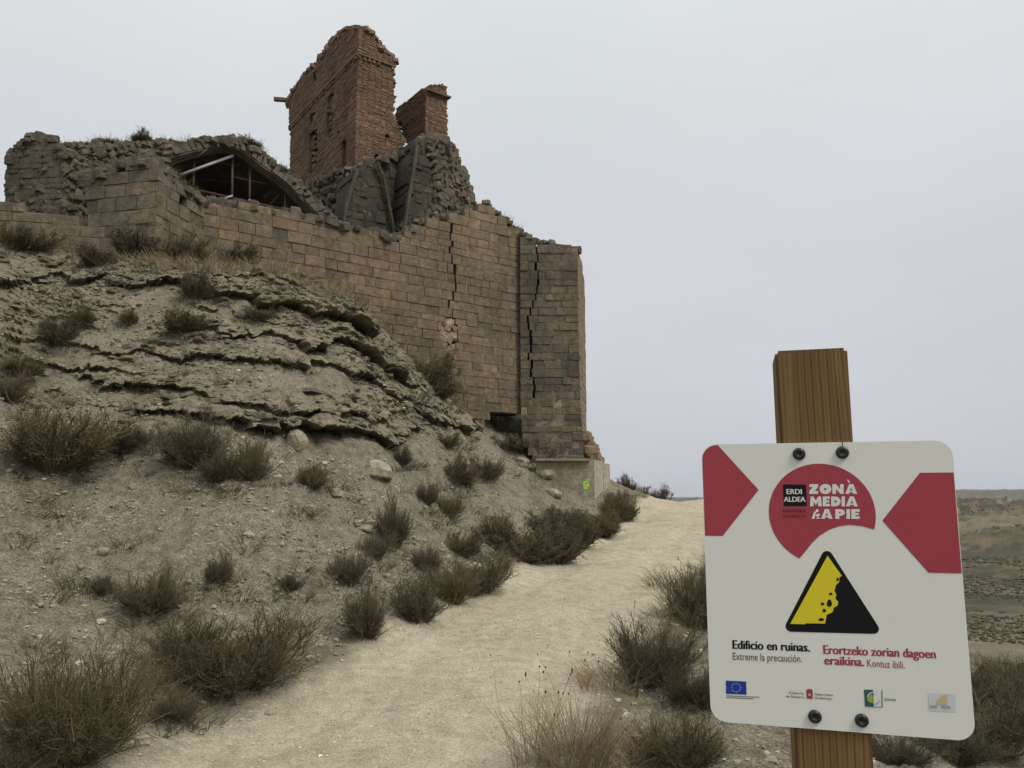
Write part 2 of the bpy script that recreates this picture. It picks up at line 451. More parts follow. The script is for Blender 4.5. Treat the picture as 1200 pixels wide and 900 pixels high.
NR = 700
rA = np.concatenate([np.geomspace(.6, 8, 150, endpoint=False), np.linspace(8, 19.5, 345, endpoint=False), np.linspace(19.5, 32, 65, endpoint=False), np.geomspace(32, 5200, 140)])
rB = np.geomspace(.6, 5200, NR)
azf = np.linspace(math.radians(-47), math.radians(47), 860)
azc = np.linspace(math.radians(47), math.radians(313), 60)[1:-1]
AZ = np.concatenate([azf, azc])
NC = len(AZ)
wB = smooth(math.radians(1), math.radians(12), AZ)
wB[len(azf):] = 1.0
R = rA[:, None] * (1 - wB)[None, :] + rB[:, None] * wB[None, :]
GX = R * np.sin(AZ)[None, :]
GY = R * np.cos(AZ)[None, :]
near = np.clip(R, 0, 75)
zt = tps(near * np.sin(AZ)[None, :], near * np.cos(AZ)[None, :])
zv = valley(GX, GY)
wv = smooth(26, 60, R)
GZ = zt * (1 - wv) + zv * wv
PD, POFF = path_dist(GX, GY)
pathw = 1 - smooth(-.12, .22, PD + .16 * fbm(GX * 1.3, GY * 1.3, 3, 5) + .07 * fbm(GX * 5, GY * 5, 2, 6))
pathw *= (R < 60)
TRK2 = np.array([P(1090, 722, 95), P(1140, 742, 70), P(1165, 762, 52), P(1200, 784, 44), P(1260, 815, 36)])
t2d = np.full(GX.shape, 1e9)
for a_, b_ in zip(TRK2[:-1], TRK2[1:]):
    dx, dy = b_[0] - a_[0], b_[1] - a_[1]
    t = np.clip(((GX - a_[0]) * dx + (GY - a_[1]) * dy) / (dx * dx + dy * dy), 0, 1)
    t2d = np.minimum(t2d, np.hypot(GX - a_[0] - t * dx, GY - a_[1] - t * dy))
track2 = 1 - smooth(1.2, 1.9, t2d + .5 * fbm(GX * .4, GY * .4, 2, 55))
# lips of the rock layers on the bank: (pixel x, pixel y, how far it sticks out in metres)
LIPS = [
    ([(-60, 332, .15), (0, 330, .22), (28, 326, .2), (60, 322, .12), (100, 326, .2), (152, 336, .26), (208, 334, .22), (256, 346, .3), (296, 352, .42), (332, 356, .46), (372, 370, .5), (400, 376, .5), (436, 390, .45), (448, 393, 0)], 26),
    ([(230, 324, 0), (256, 326, .12), (304, 327, .18), (360, 334, .2), (400, 350, .2), (430, 366, .0)], 12),
    ([(200, 376, 0), (264, 384, .16), (320, 394, .22), (360, 406, .26), (408, 402, .28), (432, 418, .34), (468, 442, .34), (492, 456, .2), (510, 462, 0)], 20),
    ([(40, 396, 0), (80, 402, .1), (148, 418, .18), (168, 416, .14), (204, 424, .2), (240, 418, .14), (272, 424, .2), (320, 428, .2), (360, 432, .24), (384, 428, .2), (432, 446, .26), (468, 470, .28), (520, 482, .15), (535, 484, 0)], 16),
    ([(0, 420, 0), (36, 422, .1), (80, 434, .14), (132, 432, .1), (170, 440, .05), (200, 446, 0)], 10),
    ([(70, 440, 0), (100, 446, .1), (168, 458, .2), (224, 466, .22), (264, 478, .26), (320, 488, .25), (372, 490, .22), (430, 488, .2), (474, 484, .2), (500, 486, 0)], 16),
    ([(150, 480, 0), (176, 484, .25), (208, 490, .34), (256, 495, .38), (312, 503, .42), (336, 508, .45), (380, 503, .42), (440, 510, .5), (462, 514, .5), (482, 508, .35), (495, 500, 0)], 14),
    ([(478, 478, 0), (493, 484, .2), (520, 495, .34), (545, 500, .36), (562, 502, .25), (572, 502, 0)], 14),
    ([(200, 356, 0), (240, 362, .08), (300, 372, .1), (360, 384, .1), (420, 396, .08), (440, 400, 0)], 10),
    ([(60, 470, 0), (120, 482, .08), (170, 496, .1), (230, 512, .0)], 9),
]
VX, VY = to_px(GX, GY, GZ)
wob = 5.0 * fbm(GX * 1.4, GY * 1.4 + GZ, 3, 21) + 2.5 * fbm(GX * 6, GY * 6, 3, 22)
disp = np.zeros_like(GZ); rock = np.zeros_like(GZ)
hill = (R > 6) & (R < 24) & (AZ[None, :] < .1) & (AZ[None, :] > -.9)
hx = np.where(hill, VX, -999.)
for li, (pts, T) in enumerate(LIPS):
    a = np.array(pts)
    ly = np.interp(hx, a[:, 0], a[:, 1]); la = np.interp(hx, a[:, 0], a[:, 2], left=0, right=0)
    la = la * (0.72 + .55 * (fbm(GX * .9 + li * 7.7, GY * .9, 3, 60 + li) + .5))
    # the edge of each bed is broken into blocks of uneven reach
    uu = GX * .85 + GY * .5 + .25 * fbm(GX * 3, GY * 3, 2, 80 + li)
    cellf = uu * (1.5 + .25 * (li % 3)) + .5 * np.sin(uu * 2.3 + li)
    cid = np.floor(cellf)
    la = la * (.45 + .95 * hash2(cid, cid * 0 + li, 5))
    ly = ly + (hash2(cid, cid * 0 + li, 9) - .5) * 7
    dy = ly + wob * 1.3 - VY         # > 0 above the lip
    up = np.clip(1 - dy / (T * 1.25), 0, 1) ** .8 * (dy > 0)
    dn = np.clip(1 + dy / 13.0, 0, 1) * (dy <= 0)
    disp += la * up - la * .5 * dn
    rock = np.maximum(rock, np.clip(la * 5, 0, 1) * np.clip(np.where(dy > 0, 1.25 - dy / (T * 1.5), 1 + dy / 9), 0, 1))
# thin beds between the lips
bedm = hill * smooth(300, 330, VY) * (1 - smooth(500, 520, VY + 0 * VX)) * (1 - smooth(520, 580, VX))
bedm = bedm * smooth(-.45, .05, fbm(GX * .6, GY * .6, 3, 70))
su = GX * .85 + GY * .5
disp += bedm * (.16 * fbm(su * 1.3, GZ * 8 + GX * .8, 5, 71, .68) + .11 * np.round(2.6 * fbm(su * 1.6, GZ * 10 + GX, 3, 72)) / 2.6)
rock = np.maximum(rock, bedm * .7)
slope = (1 - pathw) * (R < 60)
bump_n = .16 * fbm(GX * .75, GY * .75, 4, 11) + .05 * fbm(GX * 3.3, GY * 3.3, 4, 12) + .03 * fbm(GX * 11, GY * 11, 3, 13, .7) + .03 * np.maximum(fbm(GX * 7, GY * 7, 2, 26) - .25, 0)
# small rain runnels down the bare bank
run = np.abs(fbm((GX * .92 + GY * .38) * 2.6 + .6 * fbm(GX, GY, 2, 15), (GY * .92 - GX * .38) * .35, 3, 14))
bump_n = bump_n + hill * (.06 * np.minimum(run * 2.2, .6) - .02)
verge = smooth(0, .8, np.maximum(PD, 0))
GZ = GZ + slope * (.25 + .75 * verge) * bump_n * np.where(R < 40, 1, 0) + .05 * slope * (1 - verge)
ruts = -.035 * (np.exp(-((np.abs(POFF) - .62) / .2) ** 2)) + .012 * fbm(GX * 2.5, GY * 2.5, 3, 16) + .006 * fbm(GX * 14, GY * 14, 2, 17)
GZ = GZ + pathw * ruts
GZ = GZ + (R > 40) * .02 * R ** .8 * .25 * fbm(GX / 9, GY / 9, 4, 18) * wv
ox, oy = unit((.52, -.855))
GX0, GY0 = GX.copy(), GY.copy()
dj = disp * (1 + .35 * fbm(GX * 4, GY * 4 + GZ * 5, 3, 19)) + hill * rock * .10 * fbm(su * 4.5, GZ * 13, 5, 20, .7)
GX = GX + ox * dj
GY = GY + oy * dj
# hollow under the wall beside the buttress
hol = np.exp(-(((VX - 594) / 15) ** 2 + ((VY - 508) / 15) ** 2) ** 1.5) * hill
GY = GY + 1.1 * hol
GZ = GZ - .35 * hol

verts = np.stack([GX, GY, GZ], -1).reshape(-1, 3)
ii = np.arange(NR - 1)[:, None] * NC + np.arange(NC)[None, :]
jj = np.arange(NR - 1)[:, None] * NC + (np.arange(NC)[None, :] + 1) % NC
quads = np.stack([ii, jj, jj + NC, ii + NC], -1).reshape(-1, 4)
flat = (rock[:-1, :] > .25).reshape(-1)
ground_me = mesh_np('ground', verts, quads, 4, ~flat)
grassm = np.clip(smooth(.25, .6, fbm(GX0 * .55, GY0 * .55, 4, 25) + .55 * np.exp(-((PD - .15) / .3) ** 2) * (PD > -.2) - .25 + .5 * hill * (1 - smooth(285, 312, VY)) + .35 * (AZ[None, :] > .12)), 0, 1) * (1 - pathw) * (R < 60) * (1 - rock)
for nm, arr in (('path', np.maximum(pathw, track2)), ('rock', rock), ('grass', grassm), ('far', np.where(AZ[None, :] > .3, smooth(11, 22, R + 3 * fbm(GX0 * .3, GY0 * .3, 3, 56)), smooth(24, 60, R)))):
    at = ground_me.attributes.new(nm, 'FLOAT', 'POINT')
    at.data.foreach_set('value', arr.astype(np.float32).ravel())

def ground_mat():
    m, nt, b = new_mat('bare_earth_and_track')
    g = G(nt)
    n1 = g.noise(.9, 6, .62); n2 = g.noise(7, 6, .65); n3 = g.noise(46, 4, .65); n4 = g.noise(3.2, 5, .6, stretch=(1, 1, 3.5))
    soil = g.ramp(n1, [(.28, (.215, .190, .134)), (.5, (.262, .230, .163)), (.72, (.315, .280, .203))])
    soil = g.mix(1.0, soil, g.ramp(n2, [(.3, .60), (.5, 1.0), (.72, 1.35)]), 'MULTIPLY')
    peb = g.ramp(g.voronoi(34), [(.10, 1.55), (.22, 1.0), (.55, .82)])
    soil = g.mix(.75, soil, g.mix(1.0, soil, peb, 'MULTIPLY'))
    soil = g.mix(1.0, soil, g.ramp(n3, [(.3, .42), (.5, .98), (.7, 1.6)]), 'MULTIPLY')
    rockc = g.ramp(n4, [(.3, (.175, .152, .104)), (.5, (.252, .220, .152)), (.7, (.325, .288, .208))])
    rockc = g.mix(1.0, rockc, g.ramp(n2, [(.3, .72), (.7, 1.22)]), 'MULTIPLY')
    c = g.mix(g.attr('rock'), soil, rockc)
    gr = g.ramp(n2, [(.35, (.105, .100, .050)), (.65, (.190, .165, .095))])
    c = g.mix(g.math('MULTIPLY', g.attr('grass'), g.ramp(n3, [(.35, .25), (.6, .85)])), c, gr)
    pth = g.ramp(n1, [(.3, (.50, .435, .31)), (.55, (.57, .50, .365)), (.75, (.63, .56, .42))])
    pth = g.mix(1.0, pth, g.ramp(n2, [(.3, .76), (.7, 1.16)]), 'MULTIPLY')
    pth = g.mix(g.ramp(g.noise(2.2, 5, .65), [(.56, 0.0), (.72, .45)]), pth, (.30, .25, .165))
    pth = g.mix(1.0, pth, g.ramp(g.noise(55, 5, .75), [(.3, .55), (.5, 1.02), (.7, 1.35)]), 'MULTIPLY')
    pth = g.mix(.5, pth, g.mix(1.0, pth, g.ramp(g.voronoi(48), [(.08, 1.4), (.2, 1.0), (.6, .85)]), 'MULTIPLY'))
    f1 = g.noise(.022, 7, .62); f2 = g.noise(.22, 6, .68); f3 = g.noise(.006, 5, .55, stretch=(1, 1, 9))
    far = g.ramp(f1, [(.38, (.062, .060, .038)), (.50, (.090, .080, .050)), (.60, (.150, .120, .078)), (.74, (.25, .20, .135))])
    far = g.mix(g.ramp(f2, [(.44, 0.0), (.54, .85)]), far, (.052, .054, .034))
    far = g.mix(g.ramp(f3, [(.58, 0.0), (.64, .45)]), far, (.28, .235, .165))
    sepn = g.node('ShaderNodeSeparateXYZ'); nt.links.new(g.pos.outputs['Normal'], sepn.inputs[0])
    steep = g.ramp(g.math('ADD', sepn.outputs['Z'], g.math('MULTIPLY', g.math('SUBTRACT', f2, .5), .14)), [(.89, .95), (.975, 0.0)])
    far = g.mix(steep, far, g.ramp(f2, [(.35, (.125, .098, .062)), (.65, (.235, .180, .115))]))
    c = g.mix(g.attr('far'), c, far)
    c = g.mix(g.attr('path'), c, pth)
    nt.links.new(c, b.inputs['Base Color'])
    h = g.math('ADD', g.math('MULTIPLY', n3, .6), g.math('ADD', g.math('MULTIPLY', n2, 1.2), g.math('MULTIPLY', g.noise(140, 3, .6), .25)))
    nt.links.new(g.bump(h, 1.0, .05), b.inputs['Normal'])
    b.inputs['Roughness'].default_value = 1.0
    b.inputs['Specular IOR Level'].default_value = 0.1
    return m
M_GROUND = ground_mat()
ground = link('ground', ground_me, None, M_GROUND)
tag(ground, kind='structure')

# lookups on the finished sheet
PXG, PYG = to_px(GX, GY, GZ)
def hit(px, py):
    """the nearest ground point seen at a photograph pixel"""
    h = ray(px, py)
    az = math.atan2(h[0], h[1])
    j = int(np.clip(round((az - azf[0]) / (azf[1] - azf[0])), 0, len(azf) - 1))
    colx, coly = PXG[:, j], PYG[:, j]
    ok = np.where((coly <= py) & (R[:, j] > 2.5))[0]
    i = int(ok[0]) if len(ok) else NR - 1
    return np.array([GX[i, j], GY[i, j], GZ[i, j]])
def zat(x, y):
    az = math.atan2(x, y); r = math.hypot(x, y)
    j = int(np.clip(round((az - azf[0]) / (azf[1] - azf[0])), 0, len(azf) - 1))
    return float(np.interp(r, R[:, j], GZ[:, j]))
def px_size(p, npx):
    return npx / F * (p[1] * CP + (p[2] - EYE[2]) * SP)

# ------------------------------------------------------------------ masonry
def block_variant(seed, bevel=.034, jit=.042, tri=True):
    bm = bmesh.new()
    bmesh.ops.create_cube(bm, size=1.0)
    bmesh.ops.bevel(bm, geom=list(bm.edges), offset=bevel, segments=1, affect='EDGES')
    r = random.Random(seed)
    for v in bm.verts:
        v.co += Vector((r.uniform(-jit, jit) * .6, r.uniform(-jit, jit) * .5, r.uniform(-jit, jit)))
    if tri: bmesh.ops.triangulate(bm, faces=bm.faces)
    bm.verts.index_update()
    vs = np.array([v.co[:] for v in bm.verts]); fs = np.array([[v.index for v in f.verts] for f in bm.faces])
    bm.free()
    return vs, fs
VARS = [block_variant(s) for s in range(10)]
RVARS = [block_variant(100 + s, .11, .13) for s in range(10)]
BRICK_V = (np.array([(x, y, z) for z in (-.5, .5) for x, y in ((-.5, -.5), (.5, -.5), (.5, .5), (-.5, .5))]),
           np.array([(0, 2, 1), (0, 3, 2), (4, 5, 6), (4, 6, 7), (0, 1, 5), (0, 5, 4), (1, 2, 6), (1, 6, 5), (2, 3, 7), (2, 7, 6), (3, 0, 4), (3, 4, 7)]))
MESHSETS = {}
def variant_meshes(key, variants, mat):
    k = (key, mat.name)
    if k not in MESHSETS:
        lst = []
        for vs, fs in variants:
            me = mesh_np('stone', vs, fs, 3)
            me.materials.append(mat)
            lst.append(me)
        MESHSETS[k] = lst
    return MESHSETS[k]

def intervals(poly, z):
    xs = []
    n = len(poly)
    for i in range(n):
        (u0, z0), (u1, z1) = poly[i], poly[(i + 1) % n]
        if (z0 <= z < z1) or (z1 <= z < z0):
            xs.append(u0 + (z - z0) / (z1 - z0) * (u1 - u0))
    xs.sort()
    return list(zip(xs[::2], xs[1::2]))

def subtract(iv, holes, z):
    for h in holes:
        for (a, b) in intervals(h, z):
            out = []
            for (u0, u1) in iv:
                if b <= u0 or a >= u1: out.append((u0, u1)); continue
                if a > u0: out.append((u0, a))
                if b < u1: out.append((b, u1))
            iv = out
    return iv

def joined(specs, variants, name, parent, mat, kind='stuff', noise=0.0, seed=0):
    """many stones as one mesh; a spec is (centre, size, angle, tilt)"""
    r = np.random.default_rng(seed)
    V, Fc, n = [], [], 0
    for c, s, ang, tilt in specs:
        vs, fs = variants[int(r.integers(len(variants)))]
        v = vs * np.array(s)
        if noise: v = v + r.normal(0, noise, v.shape)
        ct, st = math.cos(tilt), math.sin(tilt)
        x, z = v[:, 0] * ct - v[:, 2] * st, v[:, 0] * st + v[:, 2] * ct
        ca, sa = math.cos(ang), math.sin(ang)
        V.append(np.stack([c[0] + x * ca - v[:, 1] * sa, c[1] + x * sa + v[:, 1] * ca, c[2] + z], -1))
        Fc.append(fs + n); n += len(vs)
    if not V: return None
    o = link(name, mesh_np(name, np.concatenate(V), np.concatenate(Fc), 3), parent, mat)
    if kind: o['kind'] = kind
    return o

def masonry(parent, poly, O, d, ch, lmin, lmax, thick, mat, mat_join, core_mat, seed=0, holes=(), niches=(), cracks=(), single=True,
            joint=.009, proud=.010, recess=.016, depth=.22, variants=None, ragged=0.0, rag=(1, 1), name='stone', maxobj=300, tilt=0.0, chv=.22, core_thick=None, cgap=.05):
    r = random.Random(seed)
    d = unit(d); n = np.array([d[1], -d[0]]); ang = math.atan2(d[1], d[0])
    variants = variants or VARS
    z = min(p[1] for p in poly); zmax = max(p[1] for p in poly)
    specs, core = [], MB()
    core_t = core_thick or thick
    while z < zmax:
        h = ch * r.uniform(1 - chv, 1 + chv)
        zm = z + h / 2
        iv = subtract(intervals(poly, zm), holes, zm)
        cr = [np.interp(zm, [q[1] for q in c], [q[0] for q in c]) for c in cracks if min(q[1] for q in c) <= zm <= max(q[1] for q in c)]
        for (ua, ub) in iv:
            if ragged: ua -= rag[0] * r.uniform(-ragged, ragged); ub += rag[1] * r.uniform(-ragged, ragged)
            if ub - ua < .05: continue
            cuts = [ua]
            for cu in sorted(cr):
                cu = cu + r.uniform(-.06, .06)
                if ua + .1 < cu < ub - .1: cuts += [cu - cgap * r.uniform(.15, 1.1), cu + cgap * r.uniform(.15, 1.1)]
            cuts.append(ub)
            fl = joint * r.uniform(.6, 1.6)
            for u0, u1 in zip(cuts[::2], cuts[1::2]):
                nich = [iv2 for q in niches for iv2 in intervals(q, zm)]
                # solid core behind the facing stones
                segs = [(u0, u1, recess)]
                for (a, b) in nich:
                    new = []
                    for (s0, s1, rc) in segs:
                        if b <= s0 or a >= s1: new.append((s0, s1, rc)); continue
                        if a > s0: new.append((s0, a, rc))
                        new.append((max(a, s0), min(b, s1), .34))
                        if b < s1: new.append((b, s1, rc))
                    segs = new
                for (s0, s1, rc) in segs:
                    if s1 - s0 < .01: continue
                    um = (s0 + s1) / 2; t0 = -(rc + core_t) / 2
                    core.box((O[0] + d[0] * um + n[0] * t0, O[1] + d[1] * um + n[1] * t0, zm), (max(s1 - s0 - (.05 if rc < .2 else 0), .01), core_t - rc, h), ang)
                    if rc > .2: continue
                    u = s0
                    first = True
                    while u < s1 - .01:
                        L = r.uniform(lmin, lmax)
                        if first: L *= r.uniform(.45, 1.0); first = False
                        if s1 - (u + L) < lmin * .5: L = s1 - u
                        if L > lmax * 1.35: L = L / 2
                        pr = r.uniform(-proud, proud) + .006 - (r.uniform(.02, .05) if r.random() < .07 and lmin > .2 and single else 0)
                        cu = u + L / 2
                        off = pr - depth / 2
                        specs.append(((O[0] + d[0] * cu + n[0] * off, O[1] + d[1] * cu + n[1] * off, zm + r.uniform(-.004, .004)),
                                      (max(L - joint * r.uniform(.3, 2.2), .03), depth, max(h - fl, .02)), ang + r.uniform(-.012, .012), r.uniform(-tilt, tilt)))
                        u += L
        z += h
    if core.n: core.build('mortar_core', parent, core_mat)
    if single:
        specs.sort(key=lambda s: -s[1][0] * s[1][2])
        meshes = variant_meshes('v' + str(id(variants)), variants, mat)
        for c, s, a, t in specs[:maxobj]:
            o = link(name, meshes[r.randrange(len(meshes))], parent)
            o.location = c; o.scale = s; o.rotation_euler = (0, -t, a)
        rest = specs[maxobj:]
    else:
        rest = specs
    if rest: joined(rest, variants, 'small_stones' if name == 'stone' else name, parent, mat_join, seed=seed)
    return specs

def backing(parent, poly, O, d, t0, t1, mat, name='wall_core'):
    d = unit(d); n = np.array([d[1], -d[0]])
    mb = MB()
    mb.prism([(O[0] + d[0] * u - n[0] * t0, O[1] + d[1] * u - n[1] * t0, z) for u, z in poly], (-n[0] * (t1 - t0), -n[1] * (t1 - t0), 0))
    return mb.build(name, parent, mat)

def rubble_skin(parent, poly, O, d, count, smin, smax, mat, seed, out=0.0, relief=.12, name='rubble_skin'):
    d = unit(d); n = np.array([d[1], -d[0]]); ang = math.atan2(d[1], d[0])
    r = random.Random(seed); sp = []
    us = [p[0] for p in poly]; zs = [p[1] for p in poly]
    while len(sp) < count:
        u, z = r.uniform(min(us), max(us)), r.uniform(min(zs), max(zs))
        if not any(a < u < b for a, b in intervals(poly, z)): continue
        k = r.uniform(-relief, relief * .6) + out
        L = smin * (smax / smin) ** r.random() ** 1.3 if False else smin + (smax - smin) * r.random() ** 1.7
        sp.append(((O[0] + d[0] * u + n[0] * k, O[1] + d[1] * u + n[1] * k, z), (L, L * r.uniform(.6, 1.0), L * r.uniform(.4, .9)), ang + r.uniform(-.8, .8), r.uniform(-.9, .9)))
    return joined(sp, RVARS, name, parent, mat, seed=seed)

def broken_top(parent, pts, O, d, count, smin, smax, mat, seed, deep=.6, variants=None, name='broken_top', lo=1.0, hi=5.0):
    """loose stones along the ruined top edge pts (pixels)"""
    d = unit(d); n = np.array([d[1], -d[0]]); r = random.Random(seed); sp = []
    for k in range(count):
        t = r.uniform(0, len(pts) - 1.001); i = int(t); f = t - i
        px = pts[i][0] * (1 - f) + pts[i + 1][0] * f; py = pts[i][1] * (1 - f) + pts[i + 1][1] * f
        q = on_plane(px, py + r.uniform(-lo, hi), np.array(O) - n * r.uniform(.0, deep), n)
        L = r.uniform(smin, smax)
        sp.append((q, (L, L * r.uniform(.6, 1), L * r.uniform(.4, .7)), r.uniform(0, 3), r.uniform(-.4, .4)))
    return joined(sp, variants or RVARS, name, parent, mat, seed=seed)

A_DIR = np.array([math.sin(math.radians(54)), math.cos(math.radians(54))])
B_DIR = np.array([-A_DIR[1], A_DIR[0]])
J = P(610, 400, 25.0)[:2]

# --- long ashlar wall
wl_p = on_plane(238, 265, J, (A_DIR[1], -A_DIR[0]))
wall = thing('castle_wall', (J[0], J[1], 4.0), 'long cracked sandstone block wall climbing from the shored arch to the corner buttress', 'wall')
main_poly = uz([(238, 233), (262, 237), (300, 243), (345, 252), (380, 258), (420, 268), (455, 277), (467, 281), (475, 272), (488, 263), (510, 258), (528, 254), (545, 248), (560, 243),
                (572, 241), (585, 252), (598, 265), (611, 273), (611, 486), (590, 484), (575, 486), (565, 500), (500, 475), (440, 400), (300, 340), (238, 330)], J, A_DIR)
crack = uz([(525, 470), (524, 440), (524, 412), (533, 381), (527, 358), (534, 330), (531, 310), (528, 285), (528, 256)], J, A_DIR)
patch = uz([(519, 376), (527, 372), (536, 378), (537, 396), (531, 414), (521, 412), (517, 396)], J, A_DIR)
backing(wall, main_poly, J, A_DIR, .32, .90, M_MORTAR_D)
masonry(wall, main_poly, J, A_DIR, .265, .30, .72, .95, M_ASHLAR, M_ASHLAR_J, M_MORTAR, seed=3, cracks=[crack], niches=[patch], single=True, cgap=.05, chv=.3, joint=.011)
# pale rubble showing in the broken patch
pz = [p[1] for p in patch]; pu = [p[0] for p in patch]
n_main = np.array([A_DIR[1], -A_DIR[0]])
sp = []
for k in range(60):
    u, z = random.uniform(min(pu), max(pu)), random.uniform(min(pz), max(pz))
    if not any(a < u < b for a, b in intervals(patch, z)): continue
    q = J + A_DIR * u - n_main * random.uniform(.10, .2)
    sp.append(((q[0], q[1], z), (random.uniform(.14, .32), .22, random.uniform(.10, .2)), math.atan2(A_DIR[1], A_DIR[0]), random.uniform(-.5, .5)))
joined(sp, RVARS, 'rubble_patch', wall, M_PALEFILL, seed=4)
# loose broken stones along the ruined top of the wall
sp = []
top_px = [(470, 276), (488, 262), (510, 257), (528, 253), (545, 246), (560, 241), (572, 238), (585, 250), (598, 262), (611, 271)]
for k in range(70):
    t = random.uniform(0, len(top_px) - 1.001); i = int(t); f = t - i
    px = top_px[i][0] * (1 - f) + top_px[i + 1][0] * f; py = top_px[i][1] * (1 - f) + top_px[i + 1][1] * f
    q = on_plane(px, py + random.uniform(-1, 5), J - n_main * random.uniform(.05, .7), n_main)
    sp.append((q, (random.uniform(.12, .34), random.uniform(.15, .3), random.uniform(.10, .22)), random.uniform(0, 3), random.uniform(-.4, .4)))
joined(sp, RVARS, 'broken_top', wall, M_RUBBLE, seed=5)
broken_top(wall, [(239, 234), (300, 243), (380, 258), (455, 277), (468, 281)], J, A_DIR, 90, .12, .42, M_DKRUBBLE, 8, deep=.7, lo=.5, hi=4, name='worn_coping')

# --- corner buttress, facing the track
BF = np.array([1.0, 0.0])
butt = thing('corner_buttress', (J[0] + .9, J[1] - .25, 2.8), 'tall dark block buttress with a long crack at the wall\'s right end', 'buttress')
JB = J + np.array([-.02, -.22])
b_poly = uz([(609, 272), (616, 276), (624, 281), (633, 284), (646, 285), (650, 291), (660, 290), (675, 293), (677, 300), (678.5, 400), (680, 470), (683, 500), (685, 541), (626, 541), (612, 520), (610, 486)], JB, BF)
b_crack = uz([(626, 472), (624, 440), (621, 420), (622, 395), (619, 368), (629, 345), (630, 320), (627, 290), (622, 280)], JB, BF)
def clip_z(poly, z0, keep_above):
    out = []
    for (a, b) in zip(poly, poly[1:] + poly[:1]):
        ia, ib = (a[1] >= z0) == keep_above, (b[1] >= z0) == keep_above
        if ia: out.append(a)
        if ia != ib: t = (z0 - a[1]) / (b[1] - a[1]); out.append((a[0] + t * (b[0] - a[0]), z0))
    return out
zsplit = uz([(640, 462)], JB, BF)[0][1]
masonry(butt, clip_z(b_poly, zsplit - .16, True), JB, BF, .262, .28, .62, .6, M_BUTT, M_BUTT_LIT, M_MORTAR, seed=11, cracks=[b_crack], proud=.018, cgap=.045)
masonry(butt, clip_z(b_poly, zsplit, False), JB, BF, .235, .22, .55, .6, M_BUTT, M_BUTT_LIT, M_PALEMORTAR, seed=13, proud=.02, joint=.020, recess=.010, tilt=.03)
b_back = uz([(609, 276), (616, 279), (633, 287), (646, 289), (650, 295), (675, 297), (677, 305), (683, 541), (640, 541), (626, 520), (612, 486)], JB, BF)
backing(butt, b_back, JB, BF, .3, 2.4, M_MORTAR_D)
broken_top(butt, [(610, 273), (624, 281), (646, 286), (660, 290), (676, 293)], JB, BF, 34, .12, .34, M_DKRUBBLE, 14, deep=.8, lo=.5, hi=3)
pr_ = uz([(677, 293), (684, 541)], JB, BF)
ur = pr_[0][0]
SD = unit((.17, .985))
JS = np.array([JB[0] + ur - .01, JB[1] + .02])
zt_, zb_ = pr_[0][1], pr_[1][1]
side_poly = [(0, zb_), (3.0, zb_), (3.0, zt_ - .2), (1.5, zt_ + .1), (0, zt_)]
masonry(butt, side_poly, JS, SD, .262, .3, .7, .5, M_BUTT_LIT, M_BUTT_LIT, M_MORTAR, seed=12, single=False)
# rubble toe beside the buttress
sp = []
for k in range(60):
    t = random.random()
    px = 684 + 17 * t + random.uniform(-3, 1); py = 505 + 34 * t + random.uniform(-1, 9)
    q = P(px, min(py, 543), 25.6 + random.uniform(-.3, .5))
    sp.append((q, (random.uniform(.2, .45), random.uniform(.3, .5), random.uniform(.14, .28)), random.uniform(-.4, .4), random.uniform(-.3, .3)))
joined(sp, RVARS, 'toe_rubble', butt, M_BUTT_LIT, seed=6)

# --- concrete footing below the buttress
foot = thing('concrete_footing', tuple(P(680, 590, 24.0)), 'pale poured concrete footing under the corner buttress with a lime green paint mark', 'footing')
fa, fb = P(628, 540, 23.75), P(690.5, 539, 23.75)
zf = fa[2]
fc = P(709, 543, 25.6); fd = P(645, 543, 25.6)
mb = MB(); mb.prism([(fa[0], fa[1], .9), (fb[0], fb[1], .9), (fc[0] - .25, fc[1], .9), (fd[0], fd[1], .9)], (0, 0, zf - .9)); mb.build('concrete_block', foot, M_CONCRETE)
sd = unit(fc[:2] - fb[:2]); sn = np.array([sd[1], -sd[0]]); LS = np.linalg.norm(fc[:2] - fb[:2])
for k, (s0, s1, dz) in enumerate([(0, .54, .0), (.56, 1.0, -.06)]):
    a = fb[:2] + sd * LS * s0; b2 = fb[:2] + sd * LS * s1
    mb = MB(); mb.prism([(a[0] - sn[0] * .25, a[1] - sn[1] * .25, .8), (a[0] + sn[0] * .16, a[1] + sn[1] * .16, .8), (b2[0] + sn[0] * .16, b2[1] + sn[1] * .16, .8), (b2[0] - sn[0] * .25, b2[1] - sn[1] * .25, .8)], (0, 0, zf + .03 + dz - .8))
    mb.build('side_slab', foot, M_CONCRETE_P)
mb = MB(); mb.box(((fa[0] + fb[0]) / 2, fa[1] - .02, zf + .03), (fb[0] - fa[0] + .02, .3, .07)); mb.build('coping', foot, M_CONCRETE)
mb = MB()
gc = P(689, 568, fa[1] - .012)
for (ox_, oz_, w_, h_) in [(0, .08, .11, .05), (-.06, .01, .05, .10), (.06, -.01, .06, .11), (-.01, -.10, .13, .06), (.05, .145, .05, .05), (-.005, -.025, .05, .07)]:
    mb.box((gc[0] - .06 + ox_, fa[1] - .004 - .0013 * (oz_ * 40 % 5), gc[2] + oz_), (w_, .008, h_))
mb.build('paint_mark', foot, M_LIME)

